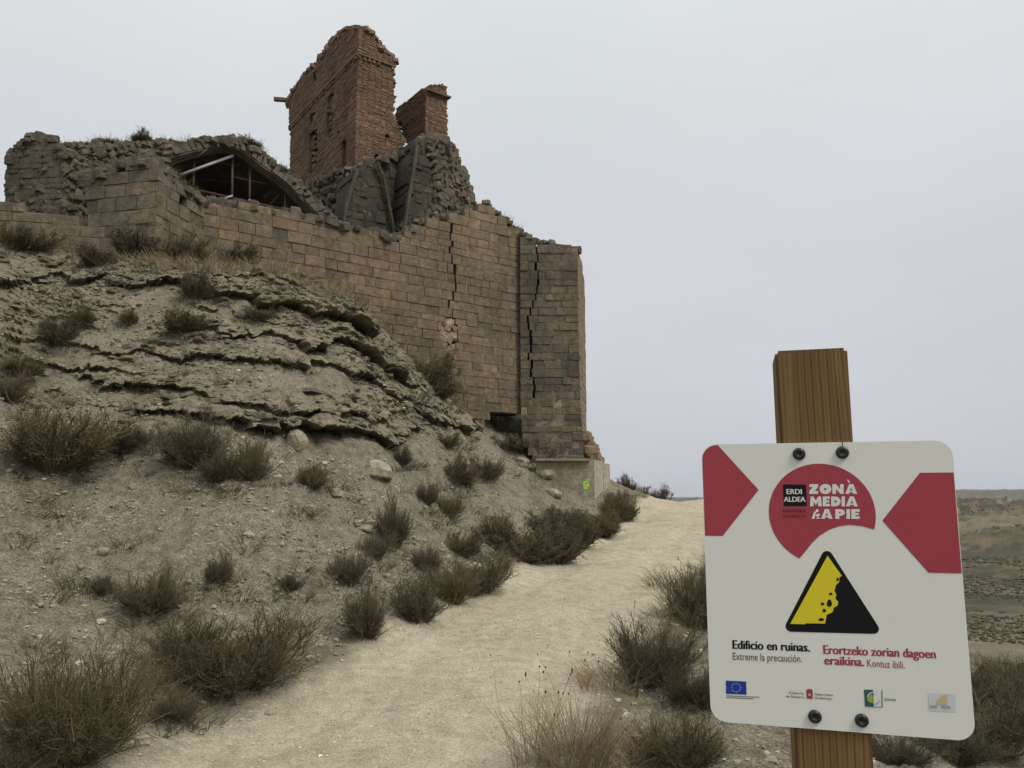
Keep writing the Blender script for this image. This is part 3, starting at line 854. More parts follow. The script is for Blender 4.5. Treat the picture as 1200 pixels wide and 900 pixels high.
# --- block bastion at the wall's left end
W_END = wl_p[:2]
C1 = P(183, 255, 17.3)[:2]
D1 = unit(W_END - C1)
D2 = np.array([D1[1], -D1[0]])           # left to right along the front face
bast = thing('block_bastion', (C1[0], C1[1], 7.3), 'squat weathered stone bastion with grass on top left of the shored arch', 'bastion')
bp = uz([(183, 192), (196, 200), (206, 212), (222, 222), (232, 234), (240, 238), (241, 310), (183, 325)], C1, D1)
bp = corner(bp, 1)
bh = uz([(212, 226), (219, 229), (219, 243), (212, 240)], C1, D1)
masonry(bast, bp, C1, D1, .30, .35, .75, .8, M_OLDBLOCK, M_RUBBLE, M_MORTAR, seed=21, holes=[bh], ragged=.04, rag=(0, 1))
left_u = uz([(101, 250)], C1, D2)[0][0]
fp = uz([(101, 214), (112, 206), (130, 200), (150, 193), (170, 190), (184, 192), (184, 325), (101, 325)], C1, D2)
fp = corner(fp, -1, (5, 6))
broken_top(bast, [(101, 213), (112, 205), (130, 199), (150, 192), (170, 189), (184, 191)], C1, D2, 60, .15, .4, M_RUBBLE, 23)
broken_top(bast, [(183, 192), (196, 200), (206, 212), (222, 222), (232, 234), (240, 238)], C1, D1, 40, .12, .35, M_RUBBLE, 24)
masonry(bast, fp, C1, D2, .30, .4, .85, .8, M_OLDBLOCK, M_RUBBLE, M_MORTAR, seed=22, ragged=.05, rag=(1, 0), joint=.008, recess=.02)

# --- stub of a turret far left
TP = P(78, 230, 19.4)[:2]
turret = thing('turret_stub', (TP[0] - .6, TP[1], 8.0), 'jagged dark rubble turret stub standing at the far left of the ruin', 'turret')
TD = unit((1.0, -.10))
tp_ = uz([(7, 300), (7, 190), (11, 183), (20, 174), (32, 165), (42, 158), (52, 159), (62, 163), (64, 172), (70, 171), (78, 178), (78, 310)], TP, TD)
masonry(turret, tp_, TP, TD, .15, .14, .42, 1.1, M_DKRUBBLE, M_DKRUBBLE, M_MORTAR_D, seed=31, single=False, joint=.004, recess=.012, proud=.016, ragged=.04)
rubble_skin(turret, tp_, TP, TD, 260, .08, .26, M_DKRUBBLE, 36, out=-.05, relief=.03)
broken_top(turret, [(9, 186), (20, 174), (32, 165), (42, 158), (62, 163), (64, 171), (78, 178)], TP, TD, 70, .12, .32, M_DKRUBBLE, 37, deep=.9)
cp_ = uz([(6, 183), (14, 181), (14, 192), (5, 191)], TP - np.array([0, .08]), TD)
masonry(turret, cp_, TP - np.array([0, .10]), TD, .12, .2, .4, .3, M_RUBBLE, M_RUBBLE, M_MORTAR_D, seed=32, single=False)

# --- collapsed rubble between turret and arch, grass on its top
MP = P(140, 230, 20.6)[:2]
MD = unit((1.0, .12))
mound = thing('collapsed_vault', (MP[0], MP[1], 8.5), 'collapsed rubble vault with tufts of grass behind the squat bastion', 'ruin')
mp_ = uz([(70, 176), (84, 170), (100, 169), (115, 166), (128, 170), (140, 167), (160, 168), (185, 167), (198, 168), (197, 186), (188, 205), (182, 260), (70, 310)], MP, MD)
masonry(mound, mp_, MP, MD, .18, .2, .5, 1.6, M_EARTHY, M_EARTHY, M_MORTAR, seed=33, single=False, variants=RVARS, joint=.0, recess=.02, proud=.045, ragged=.12, tilt=.15)
rubble_skin(mound, mp_, MP, MD, 1700, .06, .22, M_EARTHY, 38, out=.0, relief=.08)
broken_top(mound, [(72, 175), (84, 170), (115, 166), (128, 170), (160, 168), (185, 166), (198, 168)], MP, MD, 130, .08, .26, M_EARTHY, 39, deep=1.3)
bp2 = P(90, 230, 19.6)[:2]
m2 = uz([(78, 176), (90, 180), (100, 196), (104, 220), (112, 262), (116, 310), (78, 310)], bp2, MD)
masonry(mound, m2, bp2, MD, .16, .15, .38, .9, M_RUBBLE, M_RUBBLE, M_MORTAR_D, seed=34, single=False, variants=RVARS, joint=.0, recess=.02, proud=.1, ragged=.12, tilt=.3)
rubble_skin(mound, m2, bp2, MD, 520, .08, .28, M_RUBBLE, 40, out=.02, relief=.18)

# --- low wall in the left foreground of the ruin
LP_ = P(70, 270, 17.0)[:2]
low = thing('low_wall', (LP_[0], LP_[1], 7.3), 'low stepped wall of long stone blocks below the turret stub', 'wall')
LD = unit((.93, .20))
lp = uz([(-40, 228), (0, 236), (28, 240), (30, 247), (62, 254), (75, 254), (105, 261), (120, 266), (121, 272), (145, 278), (146, 312), (60, 320), (-40, 320)], LP_, LD)
masonry(low, lp, LP_, LD, .25, .4, .85, .6, M_OLDBLOCK, M_RUBBLE, M_MORTAR, seed=35, ragged=.06)

# --- the shored pointed arch
AO = J + B_DIR * 2.6
AN = np.array([A_DIR[1], -A_DIR[0]])
arch = thing('pointed_arch', tuple(P(276, 200, 23)), 'wide pointed stone arch with a dark hollow behind it and a grassy back', 'arch')
intr = [(186, 205), (192, 196), (210, 188), (230, 182), (245, 178), (262, 176.5), (276, 177), (290, 186), (305, 198), (320, 208), (334, 219), (350, 235), (366, 252), (372, 260)]
extr = [(160, 190), (172, 179), (196, 170), (222, 167), (245, 165), (262, 163.5), (275, 164), (292, 170), (308, 182), (324, 195), (342, 210), (362, 228), (382, 248), (392, 258)]
def resample(uv, n):
    a = np.array(uv); s = np.concatenate([[0], np.cumsum(np.hypot(*np.diff(a, axis=0).T))])
    t = np.linspace(0, s[-1], n)
    return np.stack([np.interp(t, s, a[:, 0]), np.interp(t, s, a[:, 1])], -1)
iu = uz(intr, AO, A_DIR); eu = uz(extr, AO, A_DIR)
NV = 34
ri, re_ = resample(iu, NV + 1), resample(eu, NV + 1)
def a3(u, z, back=0.0):
    q = AO + A_DIR * u - AN * back
    return (q[0], q[1], z)
rr = random.Random(5)
for k in range(NV):
    g_ = .06
    p0 = ri[k] * (1 - g_) + ri[k + 1] * g_; p1 = ri[k] * g_ + ri[k + 1] * (1 - g_)
    q0 = re_[k] * (1 - g_) + re_[k + 1] * g_; q1 = re_[k] * g_ + re_[k + 1] * (1 - g_)
    m0, m1 = p0 * .62 + q0 * .38, p1 * .62 + q1 * .38
    sh = rr.uniform(-.05, .05)
    q0 = q0 + rr.uniform(-.05, .05); q1 = q1 + rr.uniform(-.05, .05)
    mb = MB(); pr = rr.uniform(-.03, .03)
    mb.prism([a3(*m0, -.02 + pr), a3(*m1, -.02 + pr), a3(q1[0], q1[1] + sh, pr), a3(q0[0], q0[1] + sh, pr)], (-AN[0] * .55, -AN[1] * .55, 0))
    mb.build('voussoir', arch, M_RUBBLE)
for k, (f0, f1, bk) in enumerate([(.0, .12, .16), (.13, .24, .09), (.25, .37, .02)]):
    mb = MB()
    lo, hi = ri * (1 - f0) + re_ * f0, ri * (1 - f1) + re_ * f1
    V, Fc = [], []
    for i in range(NV + 1):
        V += [a3(*lo[i], bk), a3(*hi[i], bk), a3(*hi[i], bk + .3), a3(*lo[i], bk + .3)]
    for i in range(NV):
        for s in range(4):
            Fc.append((i * 4 + s, i * 4 + (s + 1) % 4, i * 4 + 4 + (s + 1) % 4, i * 4 + 4 + s))
    mb.add(V, Fc)
    mb.build('moulding', arch, M_WEBSTONE)
V, Fc = [], []
DEP = 15.0  # vault stretched back so the hollow turns darker
for i in range(NV + 1):
    V += [a3(*ri[i], .3), a3(*ri[i], DEP), a3(re_[i][0], re_[i][1] - .04, .3), a3(re_[i][0], re_[i][1] - .04, DEP)]
for i in range(NV):
    a = i * 4
    Fc += [(a, a + 1, a + 5, a + 4), (a + 2, a + 6, a + 7, a + 3), (a, a + 4, a + 6, a + 2)]
mb = MB(); mb.add(V, Fc)
mb.build('vault_shell', arch, M_DARKSTONE)  # shell, back and sides: shade of the hollow put into the dark stone colour
mb = MB()
zlow = 6.5
bk = [a3(*ri[i], DEP - .05) for i in range(NV + 1)]
mb.prism([a3(ri[0][0] - .6, zlow, DEP - .05)] + bk + [a3(ri[-1][0] + .6, zlow, DEP - .05)], (-AN[0] * .3, -AN[1] * .3, 0))
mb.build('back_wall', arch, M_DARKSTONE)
for i_, sgn in ((0, -1), (-1, 1)):
    mb = MB()
    e = ri[i_]
    mb.prism([a3(e[0], zlow, .2), a3(e[0], zlow, DEP), a3(e[0] + sgn * .7, zlow, DEP), a3(e[0] + sgn * .7, zlow, .2)], (0, 0, e[1] + .25 - zlow))
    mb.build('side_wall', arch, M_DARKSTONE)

broken_top(arch, extr[1:], AO, A_DIR, 190, .10, .34, M_RUBBLE, 9, deep=1.2, lo=1.0, hi=4)
# --- shoring tubes in the arch
SO = AO - AN * .35
scaf = thing('shoring_scaffold', tuple(a3(ri[NV // 2][0], 8.6, .4)), 'rusty red scaffold tubes propping up the pointed arch', 'scaffold')
def s3(zx, zy, back=0.0):
    q = on_plane(180 + zx / 6.0, 160 + zy / 6.0, SO - AN * back, AN)
    return tuple(q)
for (x0, y0, x1, y1, back, pale, r_) in [
    (285, 160, 277, 420, 0, 0, .035), (555, 138, 550, 520, 0, 0, .04), (678, 190, 672, 540, 0, 0, .04), (925, 385, 922, 560, 0, 0, .035), (160, 195, 158, 330, .1, 0, .03),
    (285, 150, 560, 206, .1, 0, .03), (560, 285, 870, 350, .1, 0, .03), (240, 362, 1050, 542, .1, 0, .035), (570, 212, 655, 148, .15, 0, .03), (300, 150, 380, 86, -.35, 0, .03),
    (360, 468, 425, 395, .2, 0, .03), (810, 485, 912, 380, .2, 0, .03), (240, 298, 560, 318, 1.2, 0, .03), (480, 285, 560, 218, .9, 0, .03),
    (185, 272, 560, 134, -.12, 1, .045), (490, 440, 555, 415, -.1, 1, .03), (668, 445, 745, 505, -.1, 1, .035), (770, 430, 925, 315, .5, 0, .06)]:
    mb = MB(); mb.tube(s3(x0, y0, back), s3(x1, y1, back), r_)
    mb.build('prop' if abs(x1 - x0) < 30 else ('plank' if pale else 'brace'), scaf, M_STEEL if pale else M_RUST, smooth_faces=True)

# --- brick bell tower
Q = P(418, 120, 29.0)[:2]
tower = thing('brick_tower', (Q[0], Q[1], 12.0), 'tall broken red brick tower with blind arched windows above the wall', 'tower')
rp = uz([(418, 34), (425, 37), (432, 35), (440, 45), (446, 56), (454, 64), (463, 71), (463, 87), (462, 103), (463.5, 112), (461, 127), (465, 142), (477, 164), (474, 172), (449, 190), (440, 206), (418, 212)], Q, A_DIR)
rp = corner(rp, 1)
putlogs = [uz([(x - 2.2, y - 2), (x + 2.2, y - 2), (x + 2.2, y + 2.5), (x - 2.2, y + 2.5)], Q, A_DIR) for x, y in ((420.5, 150), (454, 159.5), (441, 183))]
masonry(tower, rp, Q, A_DIR, .075, .24, .32, .62, M_BRICK, M_BRICK, M_BRICKMORTAR, seed=41, single=False, variants=[BRICK_V], niches=putlogs, joint=.022, recess=.035, proud=.014, depth=.14, ragged=.10, rag=(0, 1), name='brickwork', chv=.05)
NB = -B_DIR
def zz(pts): return [(310 + x / 3.6, 20 + y / 3.6) for x, y in pts]
lpoly = uz([(418.3, 34), (411, 33), (406, 35), (399, 41), (393, 43), (388, 49), (382, 62), (371, 74), (363, 85), (352, 94), (343, 109), (338, 120), (338, 131), (340, 159), (339, 206), (365, 216), (395, 205), (418.3, 196)], Q, NB)
lpoly = corner(lpoly, -1)
nl = [uz(zz(q), Q, NB) for q in (
    [(266, 388), (266, 350), (275, 328), (288, 320), (298, 330), (300, 360), (296, 390)],
    [(190, 455), (192, 420), (205, 400), (217, 405), (222, 425), (220, 455)],
    [(188, 490), (222, 470), (226, 560), (218, 660), (190, 660)],
    [(262, 400), (292, 405), (292, 500), (276, 520), (262, 490)],
    [(325, 530), (344, 515), (342, 640), (328, 640)], [(308, 480), (316, 478), (316, 490), (308, 490)])]
hl = [uz(zz([(204, 236), (215, 232), (218, 268), (207, 272)]), Q, NB)]
masonry(tower, lpoly, Q, NB, .075, .24, .32, .62, M_BRICK, M_BRICK, M_BRICKMORTAR, seed=42, single=False, variants=[BRICK_V], niches=nl, holes=hl, joint=.022, recess=.035, proud=.016, depth=.14, ragged=.08, rag=(1, 0), name='brickwork', chv=.05)
broken_top(tower, [(418, 34), (406, 35), (399, 41), (388, 49), (382, 62), (371, 74), (352, 94), (343, 109), (338, 122)], Q, NB, 150, .12, .30, M_BRICK, 46, deep=.6, variants=[BRICK_V], lo=1.5, hi=3)
broken_top(tower, [(418, 34), (432, 35), (440, 45), (446, 56), (454, 64), (463, 71)], Q, A_DIR, 70, .12, .30, M_BRICK, 47, deep=.6, variants=[BRICK_V], lo=1.5, hi=3)
# pale stones at the back of the blind windows
nNB = np.array([NB[1], -NB[0]])
sp = []
for q in nl[:4]:
    us = [p[0] for p in q]; zs = [p[1] for p in q]
    for k in range(90):
        u, z = random.uniform(min(us), max(us)), random.uniform(min(zs), max(zs))
        if not any(a < u < b for a, b in intervals(q, z)): continue
        c = Q + NB * u - nNB * random.uniform(.14, .24)
        sp.append(((c[0], c[1], z), (random.uniform(.15, .34), .14, random.uniform(.08, .15)), math.atan2(NB[1], NB[0]), random.uniform(-.2, .2)))
joined(sp, RVARS, 'blind_window_fill', tower, M_NICHE, seed=7)
# dentil cornice on both faces
zc = uz([(418, 66)], Q, A_DIR)[0][1]
for dd, sgn, ext in ((A_DIR, 1, 1.0), (NB, -1, 1.0)):
    nn = np.array([dd[1], -dd[0]]); an = math.atan2(dd[1], dd[0])
    ends = intervals(rp if sgn > 0 else lpoly, zc + .1)
    u0, u1 = ends[0][0], ends[-1][1]
    mb = MB()
    u = u0
    while u < u1 - .1:
        c = Q + dd * (u + .06) + nn * (.012 + random.uniform(-.015, .012))
        if random.random() < .86: mb.box((c[0], c[1], zc + random.uniform(-.015, .015)), (.10, .12, .13), an)
        u += .21
    for dz, t in ((.12, .03),):
        c = Q + dd * ((u0 + u1) / 2) + nn * (t / 2)
        mb.box((c[0], c[1], zc + dz), (u1 - u0 - .05, .12 + t, .06), an)
    mb.build('dentil_cornice', tower, M_BRICK)
bm_ = on_plane(335, 116, Q, nNB)
mb = MB(); mb.box((bm_[0] - .05, bm_[1] + .1, bm_[2]), (1.1, .2, .16), .15); mb.build('beam_end', tower, M_OLDWOOD)
# rubble base of the tower
rb = uz([(338, 206), (365, 216), (395, 205), (418, 196), (424, 205), (420, 240), (404, 266), (370, 262), (338, 232)], Q, NB)
masonry(tower, rb, Q + nNB * .12, NB, .2, .18, .45, .9, M_RUBBLE, M_RUBBLE, M_MORTAR_D, seed=43, single=False, variants=RVARS, joint=0, recess=.02, proud=.10, ragged=.1, tilt=.25, name='rubble_base')
rubble_skin(tower, rb, Q + nNB * .12, NB, 700, .12, .40, M_RUBBLE, 48, out=.03, relief=.22)

# --- second piece of brick tower
q2u = uz([(499, 130)], Q, A_DIR)[0][0]
Q2 = Q + A_DIR * q2u
frag = thing('brick_wall_fragment', (Q2[0], Q2[1], 13.0), 'smaller red brick corner fragment right of the tall brick tower', 'ruin')
r2 = uz([(499, 102), (505, 98.5), (512, 99), (519, 98), (525, 103), (523.5, 112), (525, 140), (524, 168), (505, 182), (499, 182)], Q2, A_DIR)
r2 = corner(r2, 1)
masonry(frag, r2, Q2, A_DIR, .075, .24, .32, .62, M_BRICK, M_BRICK, M_BRICKMORTAR, seed=44, single=False, variants=[BRICK_V], joint=.022, recess=.035, proud=.014, depth=.14, ragged=.05, rag=(0, 1), name='brickwork', chv=.05)
l2 = uz([(463, 130), (468, 124), (475, 119), (482, 113), (490, 107), (499.3, 101), (499.3, 182), (478, 170), (463, 150)], Q2, NB)
l2 = corner(l2, -1, (5, 6))
w2 = uz(zz([(556, 470), (560, 445), (572, 434), (580, 445), (580, 480), (570, 490)]), Q2, NB)
masonry(frag, l2, Q2, NB, .075, .24, .32, .62, M_BRICK, M_BRICK, M_BRICKMORTAR, seed=45, single=False, variants=[BRICK_V], niches=[w2], joint=.022, recess=.035, proud=.018, depth=.14, ragged=.12, rag=(1, 0), name='brickwork', chv=.05)
c2z = uz([(499, 103)], Q2, A_DIR)[0][1]
mb = MB(); e2 = intervals(r2, c2z - .4)[0]
for dz, t in ((-.02, .05),):
    c = Q2 + A_DIR * ((e2[0] + e2[1]) / 2 + .05) + n_main * t / 2
    mb.box((c[0], c[1], c2z + dz - .1), (e2[1] - e2[0] + .1, .3, .07), math.atan2(A_DIR[1], A_DIR[0]))
mb.build('cornice', frag, M_BRICK)

# --- remains of the church vault under the tower
VO = J + B_DIR * 2.4
vault = thing('ruined_vault_pier', (VO[0] - 1.5, VO[1] - 1.0, 7.5), 'ruined dark vault pier with bare ribs below the brick tower', 'ruin')
v1 = uz([(488, 164), (502, 160), (517, 163), (529, 175), (531, 183), (536, 192), (540, 204), (547, 220), (552, 234), (556, 262), (540, 285), (474, 290), (474, 264), (482, 215)], VO, A_DIR)
masonry(vault, v1, VO, A_DIR, .24, .22, .6, 2.2, M_RUBBLE, M_RUBBLE, M_MORTAR_D, seed=51, single=False, variants=RVARS, joint=0, recess=.02, proud=.04, ragged=.10, tilt=.1, name='rubble_mass', chv=.4)
rubble_skin(vault, uz([(500, 163), (517, 163), (529, 175), (536, 192), (547, 220), (552, 236), (550, 262), (505, 266), (509, 215)], VO, A_DIR), VO, A_DIR, 900, .10, .36, M_RUBBLE, 55, out=.02, relief=.13)
broken_top(vault, [(486, 168), (502, 160), (517, 163), (529, 175), (536, 192), (547, 220), (552, 236)], VO, A_DIR, 110, .15, .45, M_RUBBLE, 56, deep=1.8)
broken_top(vault, [(418, 200), (428, 191), (443, 190), (462, 183), (488, 172)], VO + B_DIR * .8, A_DIR, 90, .12, .36, M_RUBBLE, 57, deep=1.2)
backing(vault, uz([(486, 178), (502, 168), (517, 170), (531, 190), (545, 225), (548, 285), (476, 288), (476, 264), (484, 215)], VO, A_DIR), VO, A_DIR, .06, 1.9, M_WEBSTONE)
v1d = uz([(486, 172), (497, 166), (508, 215), (504, 262), (475, 270)], VO + AN * .12, A_DIR)
masonry(vault, v1d, VO + AN * .14, A_DIR, .22, .2, .6, .3, M_DARKSTONE, M_DARKSTONE, M_DARKSTONE, seed=52, single=False, joint=0, recess=.02, proud=.03, tilt=.06, chv=.4, ragged=.06, variants=RVARS, name='sooty_facing')
VO2 = J + B_DIR * 3.0
v2 = uz([(418, 200), (428, 192), (435, 189), (443, 191), (449, 203), (453, 222), (461, 275), (462, 290), (400, 285), (403, 262), (409, 237)], VO2, A_DIR)
masonry(vault, v2, VO2, A_DIR, .22, .2, .6, 1.4, M_DARKSTONE, M_DARKSTONE, M_DARKSTONE, seed=53, single=False, joint=0, recess=.02, proud=.03, tilt=.06, chv=.4, ragged=.06, variants=RVARS, name='sooty_pier')
VO3 = J + B_DIR * 3.7
v3 = uz([(436, 196), (445, 190), (460, 184), (478, 176), (490, 172), (490, 290), (440, 290)], VO3, A_DIR)
masonry(vault, v3, VO3, A_DIR, .28, .3, .7, 1.0, M_WEBSTONE, M_WEBSTONE, M_MORTAR_D, seed=54, single=False, variants=RVARS, joint=.004, recess=.012, proud=.03, ragged=.06, name='vault_web')
for pts, off in (([(419, 199), (411, 225), (405, 245), (402, 270)], 2.9), ([(489, 170), (484, 205), (478, 240), (474, 272)], 2.2), ([(442, 190), (449, 207), (454, 230), (462, 272)], 2.85)):
    mb = MB(); oo = J + B_DIR * off
    qs = [on_plane(px, py, oo, AN) for px, py in pts]
    for p0, p1 in zip(qs[:-1], qs[1:]):
        mb.tube(p0, np.array(p1) + (np.array(p1) - np.array(p0)) * .04, .065, 5)
    mb.build('vault_rib', vault, M_DKRUBBLE)

# ------------------------------------------------------------------ plants
def tubes(paths, rad, sides=3):
    N, K, _ = paths.shape
    t = np.gradient(paths, axis=1)
    t /= np.linalg.norm(t, axis=2, keepdims=True) + 1e-9
    ref = np.where(np.abs(t[..., 2:3]) < .9, np.array([0, 0, 1.0]), np.array([1.0, 0, 0]))
    u = np.cross(t, ref); u /= np.linalg.norm(u, axis=2, keepdims=True) + 1e-9
    w = np.cross(t, u)
    a = np.arange(sides) * 2 * math.pi / sides
    V = paths[:, :, None, :] + rad[:, :, None, None] * (np.cos(a)[None, None, :, None] * u[:, :, None, :] + np.sin(a)[None, None, :, None] * w[:, :, None, :])
    n, k, s = np.meshgrid(np.arange(N), np.arange(K - 1), np.arange(sides), indexing='ij')
    base = n * K * sides
    s2 = (s + 1) % sides
    Q_ = np.stack([base + k * sides + s, base + k * sides + s2, base + (k + 1) * sides + s2, base + (k + 1) * sides + s], -1)
    return V.reshape(-1, 3), Q_.reshape(-1, 4)

def grow(start, dirn, length, K, curl, r):
    """N curved shoots: start (N,3), direction (N,3), length (N,)"""
    N = len(start)
    pts = [start]; d = dirn / np.linalg.norm(dirn, axis=1, keepdims=True)
    step = (length / (K - 1))[:, None]
    for k in range(K - 1):
        d = d + r.normal(0, curl, (N, 3)) + np.array([0, 0, .10])
        d /= np.linalg.norm(d, axis=1, keepdims=True)
        pts.append(pts[-1] + d * step)
    return np.stack(pts, 1)

def bush_meshes(seed, stems=70, twigs=9, subs=4, spread=1.0, thick=1.0, nleaf=2600, leaf=.022, wide=1.0, flat=1.0):
    """one shrub about 1 m tall: twig mesh and leaf mesh"""
    r = np.random.default_rng(seed)
    th = r.uniform(0, 2 * math.pi, stems); tl = spread * np.sqrt(r.uniform(0, 1, stems))
    lob = 1 + .28 * np.sin(th * 2 + r.uniform(0, 6)) + .18 * np.sin(th * 3 + r.uniform(0, 6))
    d0 = np.stack([np.sin(tl) * np.cos(th), np.sin(tl) * np.sin(th), np.cos(tl) * flat + .05], 1)
    s0 = np.stack([.16 * np.sqrt(r.uniform(0, 1, stems)) * np.cos(th), .16 * np.sqrt(r.uniform(0, 1, stems)) * np.sin(th), np.full(stems, -.05)], 1)
    L = r.uniform(.55, .95, stems) * lob * (.82 + .18 * np.cos(tl))
    a = grow(s0, d0, L, 6, .10, r)
    ra = np.linspace(.011, .004, 6)[None, :] * r.uniform(.7, 1.2, (stems, 1)) * thick
    i = np.repeat(np.arange(stems), twigs); t = r.uniform(.25, 1.0, len(i)) * 4.99
    k = t.astype(int); f = (t - k)[:, None]
    sb = a[i, k] * (1 - f) + a[i, k + 1] * f
    db = (a[i, k + 1] - a[i, k]); db /= np.linalg.norm(db, axis=1, keepdims=True) + 1e-9
    db = db + r.normal(0, .45, db.shape)
    b = grow(sb, db, r.uniform(.13, .34, len(i)), 4, .13, r)
    rb_ = np.linspace(.0052, .0026, 4)[None, :] * r.uniform(.7, 1.2, (len(i), 1)) * thick
    i2 = np.repeat(np.arange(len(i)), subs); t = r.uniform(.2, 1.0, len(i2)) * 2.99
    k = t.astype(int); f = (t - k)[:, None]
    sc = b[i2, k] * (1 - f) + b[i2, k + 1] * f
    dc = (b[i2, k + 1] - b[i2, k]); dc /= np.linalg.norm(dc, axis=1, keepdims=True) + 1e-9
    dc = dc + r.normal(0, .5, dc.shape)
    c = grow(sc, dc, r.uniform(.05, .15, len(i2)), 3, .12, r)
    rc_ = np.linspace(.0030, .0014, 3)[None, :] * r.uniform(.7, 1.2, (len(i2), 1)) * thick
    V, Q_ = [], []; n = 0
    for pth, rad in ((a, ra), (b, rb_), (c, rc_)):
        pth = pth * np.array([wide, wide, 1])
        v, q = tubes(pth, rad)
        V.append(v); Q_.append(q + n); n += len(v)
    tw = mesh_np('shrub_twigs', np.concatenate(V), np.concatenate(Q_), 4, True)
    # leaflets along the outer twigs
    m = r.integers(0, len(c), nleaf)
    base = c[m, r.integers(0, 3, nleaf)] * np.array([wide, wide, 1])
    dr = r.normal(0, 1, (nleaf, 3)); dr /= np.linalg.norm(dr, axis=1, keepdims=True); dr[:, 2] = np.abs(dr[:, 2]) * .8
    sd_ = np.cross(dr, r.normal(0, 1, (nleaf, 3))); sd_ /= np.linalg.norm(sd_, axis=1, keepdims=True) + 1e-9
    sz = leaf * r.uniform(.6, 1.4, (nleaf, 1))
    v = np.stack([base, base + dr * sz * .5 + sd_ * sz * .22, base + dr * sz, base + dr * sz * .5 - sd_ * sz * .22], 1)
    lf = mesh_np('shrub_leaves', v.reshape(-1, 3), np.arange(nleaf * 4).reshape(-1, 4), 4)
    allv = np.concatenate(V)
    sw = (np.percentile(allv[:, 0], 97) - np.percentile(allv[:, 0], 3) + np.percentile(allv[:, 1], 97) - np.percentile(allv[:, 1], 3)) / 2
    tw['w'] = float(sw); tw['h'] = float(np.percentile(allv[:, 2], 98))
    return tw, lf

BUSH = {
    'big': [bush_meshes(s, 120, 11, 5, 1.2, .85, 7000, .018, 1.0) for s in (1, 2, 3)],
    'mid': [bush_meshes(s, 95, 10, 5, 1.2, 1.2, 6000, .024, 1.0) for s in (11, 12, 13, 14)],
    'far': [bush_meshes(s, 80, 9, 5, 1.3, 1.9, 6000, .036, 1.0) for s in (21, 22, 23)],
}
def with_mats(me, m):
    k = (me.name, m.name)
    if k not in MESHSETS:
        c = me.copy(); c.materials.clear(); c.materials.append(m); MESHSETS[k] = c
    return MESHSETS[k]

bush_rng = random.Random(99)
def bush(px, py, wpx, hpx, label, kind='mid', leafm=None, twigm=None, pos=None, lean=0.0, group='dry shrubs on the bank', name='dry_shrub', cat='shrub'):
    p = np.array(pos) if pos is not None else hit(px, py)
    w, h = px_size(p, wpx), px_size(p, hpx)
    root = thing(name, (p[0], p[1], p[2] - .02), label, cat, group)
    tw, lf = bush_rng.choice(BUSH[kind])
    s = Vector((w / tw['w'], w / tw['w'], h / tw['h']))
    rz = bush_rng.uniform(0, 6.28)
    for nm, me, mt in (('twigs', tw, twigm or M_TWIG), ('leaves', lf, leafm or M_LEAF)):
        o = link(nm, with_mats(me, mt), root)
        o.matrix_parent_inverse = Matrix.Identity(4)
        o.scale = s; o.rotation_euler = (bush_rng.uniform(-.08, .08), lean + bush_rng.uniform(-.08, .08), rz)
    return root

